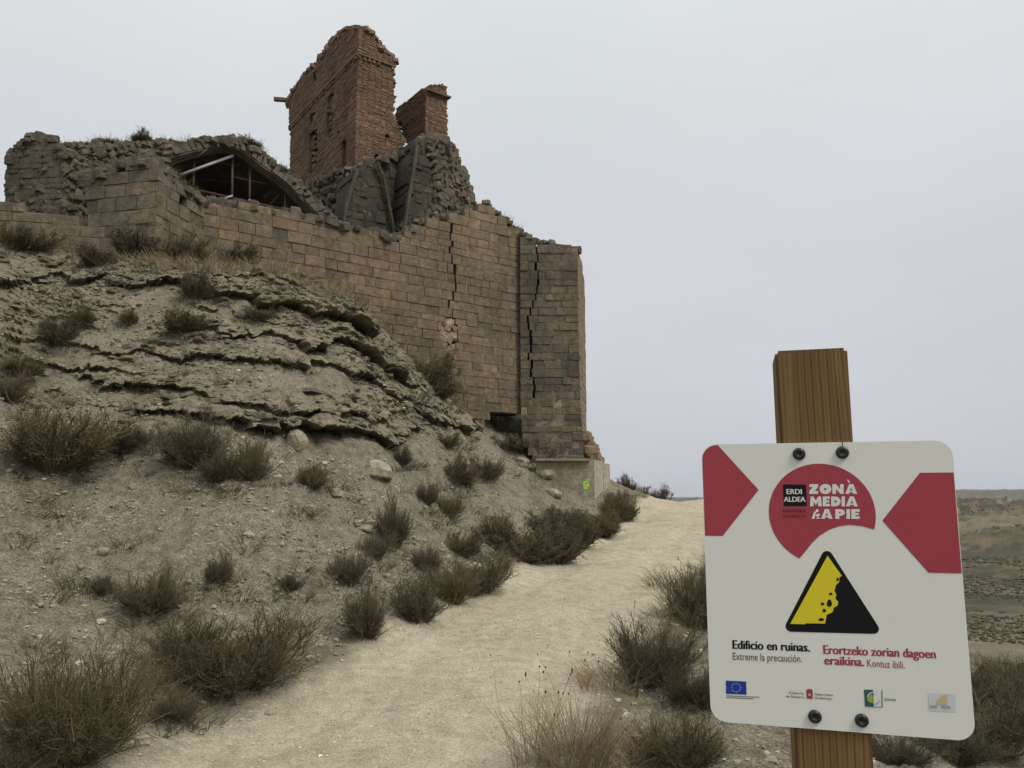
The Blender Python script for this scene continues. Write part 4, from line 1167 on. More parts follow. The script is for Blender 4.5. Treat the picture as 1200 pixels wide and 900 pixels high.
BUSHES = [
    # px, base py, width, height, kind, leaf, label
    (82, 890, 142, 122, 'big', M_LEAF, 'largest dark twiggy shrub filling the bottom left corner'),
    (14, 908, 100, 58, 'big', M_GREEN, 'low dark shrub at the very bottom left edge below the largest shrub'),
    (272, 808, 138, 78, 'big', M_LEAF, 'wide bushy shrub on the bank just above the track\'s left edge'),
    (220, 775, 60, 42, 'big', M_GREEN, 'greenish shrub touching the left side of the wide bushy shrub'),
    (176, 728, 66, 48, 'big', M_LEAF, 'round twiggy shrub alone above and left of the wide bushy shrub'),
    (258, 684, 30, 34, 'mid', M_LEAF, 'small upright tuft alone in the middle of the bare bank'),
    (120, 698, 22, 22, 'mid', M_LEAF, 'tiny tuft left of the round twiggy shrub on the bare bank'),
    (203, 848, 46, 38, 'big', M_GREEN, 'low spiky shrub between the largest shrub and the wide bushy shrub'),
    (62, 550, 110, 62, 'mid', M_REDDISH, 'wide rusty brown shrub near the left edge halfway up the bank'),
    (142, 530, 64, 38, 'mid', M_REDDISH, 'low rusty shrub between the wide rusty shrub and the drooping shrub'),
    (222, 546, 72, 56, 'mid', M_LEAF, 'tall drooping shrub below the lowest rock ledge'),
    (258, 562, 44, 34, 'mid', M_GREEN, 'dark shrub hanging at the lower right of the drooping shrub'),
    (296, 560, 34, 44, 'mid', M_LEAF, 'upright wispy shrub just right of the drooping pair under the ledge'),
    (366, 572, 34, 26, 'mid', M_LEAF, 'grey wispy tuft right of the upright wispy shrub under the ledge'),
    (230, 350, 38, 32, 'far', M_GREEN, 'round grey green bush on the top rock ledge below the bastion'),
    (221, 390, 46, 22, 'far', M_GREEN, 'flat dark bush on the slope under the top ledge'),
    (301, 376, 30, 16, 'far', M_LEAF, 'small flat bush right of the flat dark bush under the top ledge'),
    (66, 404, 40, 30, 'far', M_LEAF, 'dark bush near the left edge under the top ledge'),
    (96, 380, 26, 20, 'far', M_LEAF, 'small round bush up and right of the dark left edge bush'),
    (152, 378, 20, 15, 'far', M_LEAF, 'tiny bush halfway between the left edge bushes and the flat dark bush'),
    (20, 440, 44, 24, 'mid', M_LEAF, 'low straggly bush at the left edge beside the thin rock beds'),
    (8, 470, 36, 36, 'mid', M_REDDISH, 'cut off brown bush at the left border above the wide rusty shrub'),
    (410, 684, 38, 38, 'mid', M_LEAF, 'rounded shrub above the track level with the small upright tuft'),
    (426, 750, 46, 58, 'mid', M_LEAF, 'tall thin shrub at the foot of the bank beside the track'),
    (340, 690, 22, 18, 'mid', M_LEAF, 'tiny tuft left of the rounded shrub above the track'),
    (462, 640, 44, 50, 'mid', M_LEAF, 'wispy shrub in the gully below the right end of the ledges'),
    (440, 655, 30, 30, 'mid', M_LEAF, 'faint shrub low in the gully left of the wispy shrub'),
    (492, 728, 52, 46, 'mid', M_GREEN, 'dark shrub at the track edge first of the roadside row'),
    (530, 706, 46, 44, 'mid', M_LEAF, 'brown shrub second in the roadside row'),
    (562, 694, 58, 40, 'mid', M_GREEN, 'spreading shrub third in the roadside row'),
    (500, 668, 34, 26, 'mid', M_LEAF, 'small shrub on the bank above the roadside row'),
    (545, 650, 36, 26, 'far', M_LEAF, 'small dark shrub on the bank above the spreading roadside shrub'),
    (580, 640, 36, 36, 'far', M_GREEN, 'upright dark shrub on the bank at the left of the dense thicket'),
    (618, 657, 60, 40, 'far', M_LEAF, 'left shrub of the dense thicket beside the track'),
    (650, 660, 58, 42, 'far', M_GREEN, 'middle shrub of the dense thicket beside the track'),
    (676, 642, 50, 36, 'far', M_LEAF, 'right shrub of the dense thicket beside the track'),
    (640, 622, 50, 22, 'far', M_LEAF, 'upper shrub of the dense thicket below the concrete footing'),
    (664, 614, 44, 18, 'far', M_GREEN, 'shrub hiding the foot of the concrete footing'),
    (704, 630, 42, 26, 'far', M_REDDISH, 'russet shrub at the footing\'s right corner'),
    (724, 612, 38, 32, 'far', M_LEAF, 'last brown shrub of the row where the track reaches its crest'),
    (722, 598, 24, 18, 'far', M_LEAF, 'shrub behind the russet one beside the crest'),
    (571, 560, 34, 24, 'far', M_REDDISH, 'dark round shrub on the slope left of the footing'),
    (540, 566, 38, 30, 'far', M_REDDISH, 'brown shrub beside the dark round shrub left of the footing'),
    (505, 450, 42, 36, 'far', M_LEAF, 'dense round bush at the foot of the cracked wall'),
    (480, 414, 24, 26, 'far', M_LEAF, 'slim bush against the wall above the dense round bush'),
    (515, 466, 40, 22, 'far', M_LEAF, 'low grey bush below the dense round bush at the wall'),
    (546, 478, 36, 18, 'far', M_GREEN, 'flat bush at the wall\'s foot left of the dark hollow'),
    (598, 528, 40, 16, 'far', M_REDDISH, 'low russet bush below the dark hollow'),
    (630, 540, 40, 22, 'far', M_REDDISH, 'low brown bush at the buttress foot'),
    (585, 505, 20, 16, 'far', M_LEAF, 'small bush at the left mouth of the dark hollow'),
    (470, 545, 24, 20, 'far', M_LEAF, 'small tuft on the bare slope below the ledge tip'),
    (525, 525, 22, 16, 'far', M_LEAF, 'small grey tuft on the slope under the flat bush at the wall'),
    (500, 590, 26, 24, 'mid', M_LEAF, 'thin tuft midway down the slope below the ledge tip'),
    (525, 605, 30, 24, 'mid', M_REDDISH, 'reddish tuft right of the thin tuft midway down the slope'),
    (112, 310, 36, 18, 'far', M_GREEN, 'green cushion bush on the terrace under the low stepped wall'),
    (163, 302, 52, 28, 'far', M_REDDISH, 'brown bush at the foot of the bastion\'s front'),
    (214, 306, 48, 30, 'far', M_LEAF, 'dark bush at the foot of the bastion\'s right side'),
    (280, 308, 42, 18, 'far', M_GREEN, 'low bush at the left foot of the cracked wall'),
    (30, 296, 60, 24, 'far', M_GREEN, 'wide low bush on the terrace at the left border'),
    (820, 735, 60, 66, 'mid', M_GREEN, 'green shrub on the track\'s right edge half hidden by the sign'),
    (768, 800, 84, 66, 'big', M_REDDISH, 'rusty twiggy shrub on the right verge beside the sign'),
    (815, 828, 60, 50, 'big', M_REDDISH, 'lower brown shrub between the rusty verge shrub and the sign panel'),
    (800, 900, 90, 60, 'big', M_GREEN, 'dark low shrub at the bottom edge left of the wooden post'),
]
for (px, py, w, h, kind, lm, label) in BUSHES:
    right = px > 740
    bush(px, py, w, h, label, kind, lm, group='dry shrubs on the right verge' if right else 'dry shrubs on the bank', twigm=M_TWIG_D if kind == 'big' else M_TWIG)

# bushes on the skyline beyond the crest
for (px, w, h, dpt, label) in [(733, 26, 20, 30, 'leftmost small bush on the skyline beyond the crest of the track'), (748, 24, 18, 31, 'second skyline bush beyond the crest counted from the castle'),
                               (764, 30, 24, 31, 'tallest dark skyline bush beyond the crest of the track'), (786, 22, 16, 32, 'small skyline bush right of the tallest one'),
                               (806, 22, 14, 33, 'low skyline bush next to the sign\'s left edge'), (818, 24, 20, 32, 'skyline bush partly hidden behind the sign\'s left edge')]:
    d = ray(px, 575); x = d[0] / d[1] * dpt
    bush(px, 575, w, h, label, 'far', M_GREEN, pos=(x, dpt, zat(x, dpt) - .05), group='bushes on the skyline')

# scrub falling away behind the sign
k = 0
for (px, py, w, h, lab) in [(1165, 880, 120, 70, 'near olive scrub bush under the sign\'s lower right corner'), (1120, 890, 80, 40, 'low scrub bush right of the wooden post\'s foot'), (1190, 850, 90, 60, 'olive scrub bush at the right border level with the sign\'s bottom edge'),
                            (1150, 825, 60, 40, 'scrub bush peeking out at the sign\'s right edge near the bottom'), (1185, 812, 60, 36, 'scrub bush at the right border below the pale track'),
                            (1050, 895, 70, 36, 'small scrub bush touching the wooden post at the bottom edge')]:
    bush(px, py, w, h, lab, 'big' if py > 840 else 'mid', M_GREEN, group='scrub below the sign')

# ------------------------------------------------------------------ grasses
def blades(n, seed, hmin, hmax, spread, lean=.5, r0=.0022, K=5):
    r = np.random.default_rng(seed)
    th = r.uniform(0, 6.28, n); rad = spread * np.sqrt(r.uniform(0, 1, n))
    s0 = np.stack([rad * np.cos(th), rad * np.sin(th), np.full(n, -.03)], 1)
    tl = np.abs(r.normal(0, lean, n)); t2 = th + r.normal(0, .7, n)
    d0 = np.stack([np.sin(tl) * np.cos(t2), np.sin(tl) * np.sin(t2), np.cos(tl) + .15], 1)
    p = grow(s0, d0, r.uniform(hmin, hmax, n), K, .09, r)
    # tips bow over
    w = np.linspace(0, 1, K) ** 2
    p[:, :, 0] += (w[None, :] * (np.cos(t2) * .10)[:, None]) * 1.0
    p[:, :, 1] += (w[None, :] * (np.sin(t2) * .10)[:, None])
    rr_ = np.linspace(r0, r0 * .35, K)[None, :] * r.uniform(.6, 1.4, (n, 1))
    return p, rr_

def grass_clump(pos, n, seed, hmin, hmax, spread, lean, label, mat=None, r0=.0022, heads=0, name='dry_grass_clump'):
    root = thing(name, tuple(pos), label, 'grass', 'dry grass clumps on the right verge')
    p, rr_ = blades(n, seed, hmin, hmax, spread, lean, r0)
    v, q = tubes(p, rr_)
    o = link('blades', mesh_np('blades', v + np.array(pos), q, 4, True), root, mat or M_STRAW)
    if heads:
        r = np.random.default_rng(seed + 5)
        pp, r2_ = blades(heads, seed + 9, hmax * .9, hmax * 1.6, spread * 1.2, lean * .6, .0026, 6)
        v, q = tubes(pp, r2_)
        link('stalks', mesh_np('stalks', v + np.array(pos), q, 4, True), root, M_STRAW)
        mb = MB()
        for e in pp[:, -1, :]:
            s = r.uniform(.004, .008)
            c = e + np.array(pos)
            vs = [c + s * np.array(w_) for w_ in ((0, 0, 1.5), (1, 0, 0), (0, 1, 0), (-1, 0, 0), (0, -1, 0), (0, 0, -1.2))]
            mb.add(vs, [(0, 1, 2), (0, 2, 3), (0, 3, 4), (0, 4, 1), (5, 2, 1), (5, 3, 2), (5, 4, 3), (5, 1, 4)])
        mb.build('seed_heads', root, M_SEED, kind='stuff')
    return root
g1 = hit(672, 893)
grass_clump(g1, 420, 61, .18, .42, .20, .42, 'tall clump of straw coloured dry grass with dark seed heads at the bottom centre', heads=15)
g2 = hit(735, 890)
grass_clump(g2, 300, 62, .12, .30, .22, .5, 'shorter straw clump right of the tall dry grass at the bottom edge', heads=6)
g3 = hit(625, 897)
grass_clump(g3, 60, 63, .15, .45, .12, .35, 'sparse dry stems left of the tall grass clump', heads=10)
g4 = hit(770, 880)
grass_clump(g4, 240, 64, .06, .15, .25, .6, 'low fresh green tuft beside the straw clumps', M_GRASS)
g5 = hit(715, 800)
grass_clump(g5, 260, 65, .08, .22, .25, .5, 'thin pale grass tuft on the verge left of the rusty shrub', heads=5)
g6 = hit(800, 690)
grass_clump(g6, 300, 66, .10, .30, .45, .5, 'pale grass patch at the track\'s right edge above the rusty shrub', M_GRASS, r0=.004)

def scatter_grass(name, pts, n_each, hmin, hmax, spread, mat, seed, r0, label):
    V, Q_, n = [], [], 0
    for k, p0 in enumerate(pts):
        p, rr_ = blades(n_each, seed + k, hmin, hmax, spread, .55, r0, 4)
        v, q = tubes(p, rr_)
        V.append(v + np.array(p0)); Q_.append(q + n); n += len(v)
    o = link(name, mesh_np(name, np.concatenate(V), np.concatenate(Q_), 4, True), None, mat)
    tag(o, label, 'grass', kind='stuff')
    return o
gr = np.random.default_rng(3)
# along the terrace in front of the wall and along the track's edges
pts = []
for k in range(170):
    px = gr.uniform(0, 470); py = np.interp(px, [0, 150, 300, 400, 470], [280, 304, 312, 345, 395]) + gr.uniform(-8, 10)
    pts.append(hit(px, py))
scatter_grass('terrace_grass', pts, 26, .08, .32, .22, M_STRAW, 300, .006, 'dry pale grass along the foot of the castle wall')
pts = []
for k in range(240):
    i = gr.integers(3, 9); t = gr.uniform(); a, b_ = PATH[i], PATH[i + 1]
    c = a * (1 - t) + b_ * t
    side = 1 if gr.uniform() > .45 else -1
    nx, ny = unit((b_[1] - a[1], -(b_[0] - a[0])))
    o_ = c[2] + abs(gr.normal(.12, .22))
    x, y = c[0] + nx * side * o_, c[1] + ny * side * o_
    if -1 < x < 12: pts.append((x, y, zat(x, y)))
scatter_grass('verge_grass', pts, 22, .04, .16, .14, M_GRASS, 700, .003, 'short dull grass along both edges of the track')
# sparse dead twigs and tufts on the bare slope
pts = [hit(gr.uniform(0, 640), gr.uniform(400, 860)) for k in range(150)]
pts = [p for p in pts if path_dist(np.array([p[0]]), np.array([p[1]]))[0][0] > .25]
scatter_grass('slope_tufts', pts, 16, .05, .16, .10, M_STRAW, 1200, .0035, 'sparse dead tufts on the bare bank')
# grass on the ruin tops
pts = []
for pxs, pys, O_, n_ in (([78, 110, 150, 185, 198], [172, 168, 168, 167, 168], MP - np.array([0, -.3]), np.array([MD[1], -MD[0]])),
                         ([196, 245, 275, 308, 342, 380], [170, 165, 164, 182, 210, 247], AO - AN * .3, AN),
                         ([105, 150, 183], [210, 194, 192], C1 - np.array([D2[1], -D2[0]]) * .4, np.array([D2[1], -D2[0]])),
                         ([185, 210, 235], [193, 214, 236], C1 - np.array([D1[1], -D1[0]]) * .4, np.array([D1[1], -D1[0]])),
                         ([475, 510, 560, 585, 610], [273, 258, 243, 252, 273], J - n_main * .5, n_main)):
    for k in range(34):
        px = gr.uniform(pxs[0], pxs[-1])
        q = on_plane(px, np.interp(px, pxs, pys) + .5, O_, n_)
        pts.append((q[0], q[1], q[2] - .03))
scatter_grass('ruin_top_grass', pts, 14, .06, .30, .16, M_GRASS, 1700, .006, 'thin grass growing on the broken tops of the ruin')
for (px, py, w, h, O_, n_, lab) in [(167, 168, 22, 13, MP - np.array([0, -.3]), np.array([MD[1], -MD[0]]), 'small round bush on the skyline above the collapsed vault'),
                            (290, 173, 24, 12, AO - AN * .3, AN, 'low bush on the back of the pointed arch right of its tip'), (332, 202, 10, 9, AO - AN * .3, AN, 'tiny bush low on the arch\'s right shoulder'),
                            (132, 171, 18, 9, MP - np.array([0, -.3]), np.array([MD[1], -MD[0]]), 'flat bush left of the round bush above the collapsed vault')]:
    q = on_plane(px, py, O_, n_)
    bush(px, py, w, h, lab, 'far', M_GREEN, pos=q, group='bushes growing on the ruin')

# ------------------------------------------------------------------ stones lying about
def ico(seed):
    bm = bmesh.new()
    bmesh.ops.create_icosphere(bm, subdivisions=1, radius=.5)
    r = random.Random(seed)
    for v in bm.verts: v.co *= r.uniform(.7, 1.15)
    vs = np.array([v.co[:] for v in bm.verts]); fs = np.array([[v.index for v in f.verts] for f in bm.faces])
    bm.free()
    return vs, fs
ICO = [ico(s) for s in range(8)]
BOX4 = [block_variant(200 + s, .2, .12) for s in range(4)]
def pebbles(name, idx, smin, smax, mat, seed, label, flat=.6):
    r = np.random.default_rng(seed)
    V, Fc, n = [], [], 0
    which = r.integers(0, len(ICO), len(idx))
    for w in range(len(ICO)):
        ids = idx[which == w]
        if not len(ids): continue
        vs, fs = ICO[w]
        N = len(ids)
        s = smin * (smax / smin) ** (r.uniform(0, 1, N) ** 2.2)
        sc = s[:, None] * np.stack([r.uniform(.8, 1.4, N), r.uniform(.7, 1.1, N), r.uniform(.35, .8, N) * flat / .6], 1)
        a = r.uniform(0, 6.28, N)
        v = vs[None] * sc[:, None, :]
        x = v[..., 0] * np.cos(a)[:, None] - v[..., 1] * np.sin(a)[:, None]
        y = v[..., 0] * np.sin(a)[:, None] + v[..., 1] * np.cos(a)[:, None]
        c = verts[ids] + np.stack([r.uniform(-.02, .02, N), r.uniform(-.02, .02, N), sc[:, 2] * .15], 1)
        v = np.stack([x + c[:, 0:1], y + c[:, 1:2], v[..., 2] + c[:, 2:3]], -1)
        V.append(v.reshape(-1, 3))
        Fc.append((fs[None] + (np.arange(N) * len(vs))[:, None, None]).reshape(-1, 3) + n)
        n += N * len(vs)
    o = link(name, mesh_np(name, np.concatenate(V), np.concatenate(Fc), 3), None, mat)
    tag(o, label, 'gravel', kind='stuff')
inview = ((PXG > -40) & (PXG < 1240) & (PYG > 250) & (PYG < 960) & (R > 3.2) & (R < 24) & (GY > 1)).reshape(-1)
pw = pathw.reshape(-1)
cl = fbm(GX0 * 1.1, GY0 * 1.1, 3, 77).reshape(-1)
allow = np.where(inview & (pw < .3))[0]
rp_ = np.random.default_rng(8)
wgt = np.clip(.35 + cl[allow], .05, 1) * (verts[allow, 1] / 8.0)
pebbles('slope_gravel', rp_.choice(allow, 30000, False, wgt / wgt.sum()), .010, .085, M_PEBBLE, 1, 'small pale stones littering the bank')
allow = np.where(inview & (pw >= .3))[0]
wgt = np.where(np.abs(np.abs(POFF.reshape(-1)[allow]) - .62) < .25, .35, 1.0)
pebbles('track_gravel', rp_.choice(allow, 6500, False, wgt / wgt.sum()), .007, .032, M_PATHPEB, 2, 'fine pale gravel on the track')

rk = np.where(inview & (rock.reshape(-1) > .2) & (verts[:, 2] > 1.0))[0]
ids = rp_.choice(rk, 1300, False)
fr = random.Random(77); sp = []
for i in ids:
    L = .04 + .18 * fr.random() ** 3.0
    sp.append((verts[i] + np.array([0, 0, L * .05]), (L * fr.uniform(.9, 1.6), L * fr.uniform(.7, 1.1), L * fr.uniform(.22, .5)), fr.uniform(0, 6.28), fr.uniform(-.3, .3)))
tag(joined(sp, RVARS, 'ledge_rubble', None, M_LEDGE, seed=78), 'flat stone fragments lying on the rock ledges', 'rubble')
lit = []
lr = np.random.default_rng(12)
for (px, py, w, h, kind, lm, label) in BUSHES:
    for k in range(5):
        x_, y_ = px + lr.normal(0, .55) * w, py + lr.normal(0, .25) * h + 2
        if 0 < y_ < 899: lit.append(hit(x_, y_))
for k in range(190):
    lit.append(hit(lr.uniform(0, 700), lr.uniform(330, 880)))
lit = [p for p in lit if 3.5 < p[1] < 26 and path_dist(np.array([p[0]]), np.array([p[1]]))[0][0] > .12]
V, Q_, n_ = [], [], 0
for k, p0 in enumerate(lit):
    sc = lr.uniform(.5, 1.5) * (.6 + .4 * min(p0[1] / 8, 2))
    p, rr_ = blades(34, 2500 + k, .05, .17, .13, .75, .0016 + .00022 * p0[1], 4)
    v, q = tubes(p * sc, rr_)
    V.append(v + np.array(p0)); Q_.append(q + n_); n_ += len(v)
tag(link('scrub_litter', mesh_np('scrub_litter', np.concatenate(V), np.concatenate(Q_), 4, True), None, M_TWIG), 'low dead scrub and twigs scattered over the bank', 'scrub', kind='stuff')

# low scrub dotting the valley, far too many to count
vs_ok = np.where(((R > 48) & (R < 900) & (AZ[None, :] > .30) & (AZ[None, :] < .78) & (t2d > 3.0) & (fbm(GX0 / 34, GY0 / 34, 4, 88) + .35 * fbm(GX0 / 7, GY0 / 7, 3, 89) > -.06)).reshape(-1))[0]
wgt = np.minimum(np.hypot(verts[vs_ok, 0], verts[vs_ok, 1]), 260) ** .6
ids = rp_.choice(vs_ok, 17000, False, wgt / wgt.sum())
r_ = np.random.default_rng(90)
V, Fc, n = [], [], 0
for w in range(len(ICO)):
    sel = ids[w::len(ICO)]; vs, fs = ICO[w]; N = len(sel)
    sz = r_.uniform(.25, .8, N) ** 1.3 * np.interp(np.hypot(verts[sel, 0], verts[sel, 1]), [48, 120, 400], [.6, .85, 1.9])
    v = vs[None] * np.stack([sz * 1.1, sz * 1.1, sz * .8], 1)[:, None, :] * r_.uniform(.5, 1.4, (N, len(vs), 1))
    c = verts[sel] + np.stack([r_.normal(0, .6, N), r_.normal(0, .6, N), sz * .12], 1)
    V.append((v + c[:, None, :]).reshape(-1, 3)); Fc.append((fs[None] + (np.arange(N) * len(vs))[:, None, None]).reshape(-1, 3) + n); n += N * len(vs)
tag(link('valley_scrub', mesh_np('valley_scrub', np.concatenate(V), np.concatenate(Fc), 3), None, M_SCRUB), 'dark low scrub dotted over the valley below', 'scrub', kind='stuff')

# single rocks that can be told apart
for k, (px, py, w, h, label) in enumerate([
    (444, 556, 34, 20, 'large rounded boulder stuck in the slope below the ledge tip'), (362, 600, 16, 11, 'angular stone on the slope below the grey wispy tuft'),
    (350, 522, 22, 22, 'upright pale rock block under the lowest ledge'), (122, 650, 13, 8, 'white stone on the bare bank above the tiny tuft'),
    (165, 876, 16, 9, 'pale stone at the track edge beside the largest shrub'), (192, 868, 9, 6, 'small white stone at the track edge right of the pale stone'),
    (428, 622, 15, 8, 'flat stone among rubble left of the gully shrubs'), (436, 616, 12, 7, 'flat stone resting above its twin left of the gully shrubs'),
    (418, 615, 12, 6, 'thin slab at the left end of the little rubble heap'), (640, 560, 24, 12, 'pale weathered rock on the slope just left of the footing'),
    (612, 545, 18, 9, 'pale rock below the low russet bush'), (315, 842, 9, 5, 'dark stone lying on the track by the wide bushy shrub'),
    (650, 583, 20, 10, 'pale rock half buried above the dense thicket'), (395, 580, 15, 8, 'tilted stone right of the grey wispy tuft')]):
    p = hit(px, py)
    w_, h_ = px_size(p, w), px_size(p, h)
    bm = bmesh.new()
    bmesh.ops.create_icosphere(bm, subdivisions=2, radius=.5)
    r = random.Random(500 + k)
    ph = [r.uniform(0, 6) for _ in range(6)]
    for v in bm.verts:
        c = v.co.copy()
        f = 1 + .16 * math.sin(5 * c.x + ph[0]) + .14 * math.sin(6 * c.y + ph[1]) + .12 * math.sin(7 * c.z + ph[2]) + r.uniform(-.08, .08)
        v.co = c * f
        for ax in range(3): v.co[ax] = max(-.44, min(.44, v.co[ax]))
        v.co = Vector((v.co.x * w_ * 1.25, v.co.y * w_ * 1.1, v.co.z * h_ * 1.5))
    me = bpy.data.meshes.new('rock'); bm.to_mesh(me); bm.free()
    o = link('rock', me, None, M_ROCK, loc=(p[0], p[1], p[2] + h_ * .18))
    o.rotation_euler = (r.uniform(-.2, .2), r.uniform(-.2, .2), r.uniform(0, 6))
    tag(o, label, 'rock', 'loose rocks on the bank')

# ------------------------------------------------------------------ the warning sign
YL, YR = 1.034, 0.951
TL = P(820, 522, YL); BL = P(835, 846, YL); TR = P(1114, 515, YR); BR = P(1145, 868, YR)
ztop = (TL[2] + TR[2]) / 2; zbot = (BL[2] + BR[2]) / 2
PL = (TL[:2] + BL[:2]) / 2; PR = (TR[:2] + BR[:2]) / 2
SU = unit(PR - PL); SN = np.array([SU[1], -SU[0]])
PC = (PL + PR) / 2; SW = np.linalg.norm(PR - PL); SH = ztop - zbot
PCZ = (ztop + zbot) / 2
def suv(px, py):
    p = on_plane(px, py, PC, SN)
    return (float((p[:2] - PC) @ SU), float(p[2] - PCZ))
def s3d(u, v, out=0.0):
    q = PC + SU * u + SN * out
    return (q[0], q[1], PCZ + v)

M_PANEL = simple_mat('white_panel_paint', (0.69, 0.69, 0.63), .5, .02, 30)
M_RED = simple_mat('sign_red', (0.33, 0.045, 0.062), .5, .03, 30)
M_BLACK = simple_mat('sign_black', (0.008, 0.008, 0.009), .6, spec=.15)
M_YELLOW = simple_mat('sign_yellow', (0.66, 0.55, 0.02), .5)
M_WHITE = simple_mat('sign_white', (0.66, 0.66, 0.62), .5)
M_DKRED = simple_mat('sign_dark_red', (0.10, 0.018, 0.022), .5)
M_GREY = simple_mat('sign_grey', (0.09, 0.09, 0.09), .5)
M_BLUE = simple_mat('sign_blue', (0.012, 0.04, 0.30), .5)
M_TEAL = simple_mat('sign_teal', (0.025, 0.10, 0.085), .5)
M_LEAFG = simple_mat('sign_leaf_green', (0.30, 0.36, 0.06), .5)
M_BEIGE = simple_mat('sign_beige', (0.50, 0.42, 0.24), .5)
M_PALE = simple_mat('sign_pale_blue', (0.56, 0.58, 0.58), .5)
M_SLATE = simple_mat('sign_slate', (0.24, 0.31, 0.34), .5)
M_BOLT = simple_mat('black_bolt', (0.012, 0.012, 0.012), .35, spec=.5)

def wood_mat():
    m, nt, b = new_mat('treated_pine')
    g = G(nt)
    tc = g.node('ShaderNodeTexCoord')
    v = tc.outputs['Object']
    mp = g.node('ShaderNodeMapping'); mp.inputs['Scale'].default_value = (1, 1, .07)
    nt.links.new(v, mp.inputs['Vector'])
    wv_ = g.node('ShaderNodeTexWave', wave_type='RINGS', rings_direction='Z')
    mp.inputs['Scale'].default_value = (1, 1, .10); mp.inputs['Location'].default_value = (.026, .05, .02); mp.inputs['Rotation'].default_value = (.10, .035, 0)
    wv_.inputs['Scale'].default_value = 34; wv_.inputs['Distortion'].default_value = 6.0; wv_.inputs['Detail'].default_value = 2.0; wv_.inputs['Detail Scale'].default_value = .6
    nt.links.new(mp.outputs['Vector'], wv_.inputs['Vector'])
    c = g.ramp(wv_.outputs['Fac'], [(0, (.175, .098, .038)), (.6, (.225, .132, .054)), (1, (.125, .066, .026))])
    c = g.mix(1.0, c, g.ramp(g.noise(9, 5, .6, vec=v, stretch=(1, 1, .12)), [(.3, .72), (.7, 1.25)]), 'MULTIPLY')
    c = g.mix(1.0, c, g.ramp(g.noise(160, 3, .6, vec=v, stretch=(1, 1, .04)), [(.3, .82), (.7, 1.14)]), 'MULTIPLY')
    nt.links.new(c, b.inputs['Base Color'])
    nt.links.new(g.bump(g.noise(120, 3, .6, vec=v, stretch=(1, 1, .05)), .35, .002), b.inputs['Normal'])
    b.inputs['Roughness'].default_value = .75
    return m
M_WOOD = wood_mat()

uL = suv(911, 460)[0]; uR = suv(997, 460)[0]
pu_c = (uL + uR) / 2; pw_ = (uR - uL) * 1.0
ptop = on_plane(953, 408, PC, SN)[2]
pcx = PC + SU * pu_c - SN * (.004 + .045)
zg = zat(pcx[0], pcx[1])
sign = thing('warning_sign', (pcx[0], pcx[1], zg), 'white and red ruined building warning sign bolted to a square wooden post', 'sign')
bm = bmesh.new()
bmesh.ops.create_cube(bm, size=1.0)
for v in bm.verts: v.co = Vector((v.co.x * pw_, v.co.y * .09, v.co.z * (ptop - zg + .4)))
bmesh.ops.bevel(bm, geom=list(bm.edges), offset=.004, segments=2, affect='EDGES')
me = bpy.data.meshes.new('post'); bm.to_mesh(me); bm.free()
post = link('post', me, sign, M_WOOD)
post.location = (pcx[0], pcx[1], (ptop + zg - .4) / 2); post.rotation_euler = (0, 0, math.atan2(SU[1], SU[0]))

RC = .020
def rrect(w, h, r_, n=10):
    out = []
    for cx, cy, a0 in ((w / 2 - r_, h / 2 - r_, 0), (-w / 2 + r_, h / 2 - r_, 90), (-w / 2 + r_, -h / 2 + r_, 180), (w / 2 - r_, -h / 2 + r_, 270)):
        for k in range(n + 1):
            a = math.radians(a0 + 90 * k / n)
            out.append((cx + r_ * math.cos(a), cy + r_ * math.sin(a)))
    return out
mb = MB(); mb.prism([s3d(u, v, 0.0) for u, v in rrect(SW, SH, RC)], (-SN[0] * .004, -SN[1] * .004, 0))
panel = mb.build('panel', sign, M_PANEL)

def flat_print(name, polys, mat, layer=1):
    """flat printed shape; polys is a list of (u, v) outlines"""
    bm = bmesh.new()
    for pl in polys:
        vs = [bm.verts.new(s3d(u, v, .00035 * layer)) for u, v in pl]
        f = bm.faces.new(vs)
        f.normal_update()
        if f.normal.x * SN[0] + f.normal.y * SN[1] < 0: f.normal_flip()
    bmesh.ops.triangulate(bm, faces=bm.faces)
    me = bpy.data.meshes.new(name); bm.to_mesh(me); bm.free()
    return link(name, me, panel, mat)
def uvs(pts): return [suv(*p) for p in pts]

# red arrow shapes at both edges
e_ = .0008
tlc = [(-SW / 2 + RC + (RC - e_) * math.cos(math.radians(a)), SH / 2 - RC + (RC - e_) * math.sin(math.radians(a))) for a in range(95, 181, 8)]
pA = uvs([(841, 521), (889, 574), (847, 628)])
pA[0] = (pA[0][0], SH / 2 - e_)
flat_print('red_arrow', [pA + [(-SW / 2 + e_, pA[2][1])] + tlc[::-1]], M_RED)
pB = uvs([(1078, 554), (1034, 610), (1088, 671)])
flat_print('red_arrow', [[(SW / 2 - e_, pB[0][1]), pB[0], pB[1], pB[2], (SW / 2 - e_, pB[2][1])]], M_RED)
# red disc with a bite
c0 = suv(962.5, 602); rd = (suv(1025, 602)[0] - suv(900, 602)[0]) / 2
tip1, tip0 = suv(1023, 620), suv(938, 652)
a1 = math.atan2(tip1[1] - c0[1], tip1[0] - c0[0]); a0 = math.atan2(tip0[1] - c0[1], tip0[0] - c0[0]) % (2 * math.pi)
disc = [(c0[0] + rd * math.cos(a1 + (a0 - a1) * k / 48), c0[1] + rd * math.sin(a1 + (a0 - a1) * k / 48)) for k in range(49)]
bite = uvs([(944, 646), (951, 637), (960, 628), (972, 620.5), (984, 616.5), (996, 615), (1010, 616.5)])
flat_print('red_disc', [disc + bite], M_RED)
# black square and lettering inside the disc
flat_print('black_square', [uvs([(917.5, 567.5), (944.5, 568), (945.5, 593), (918.5, 593)])], M_BLACK, 2)
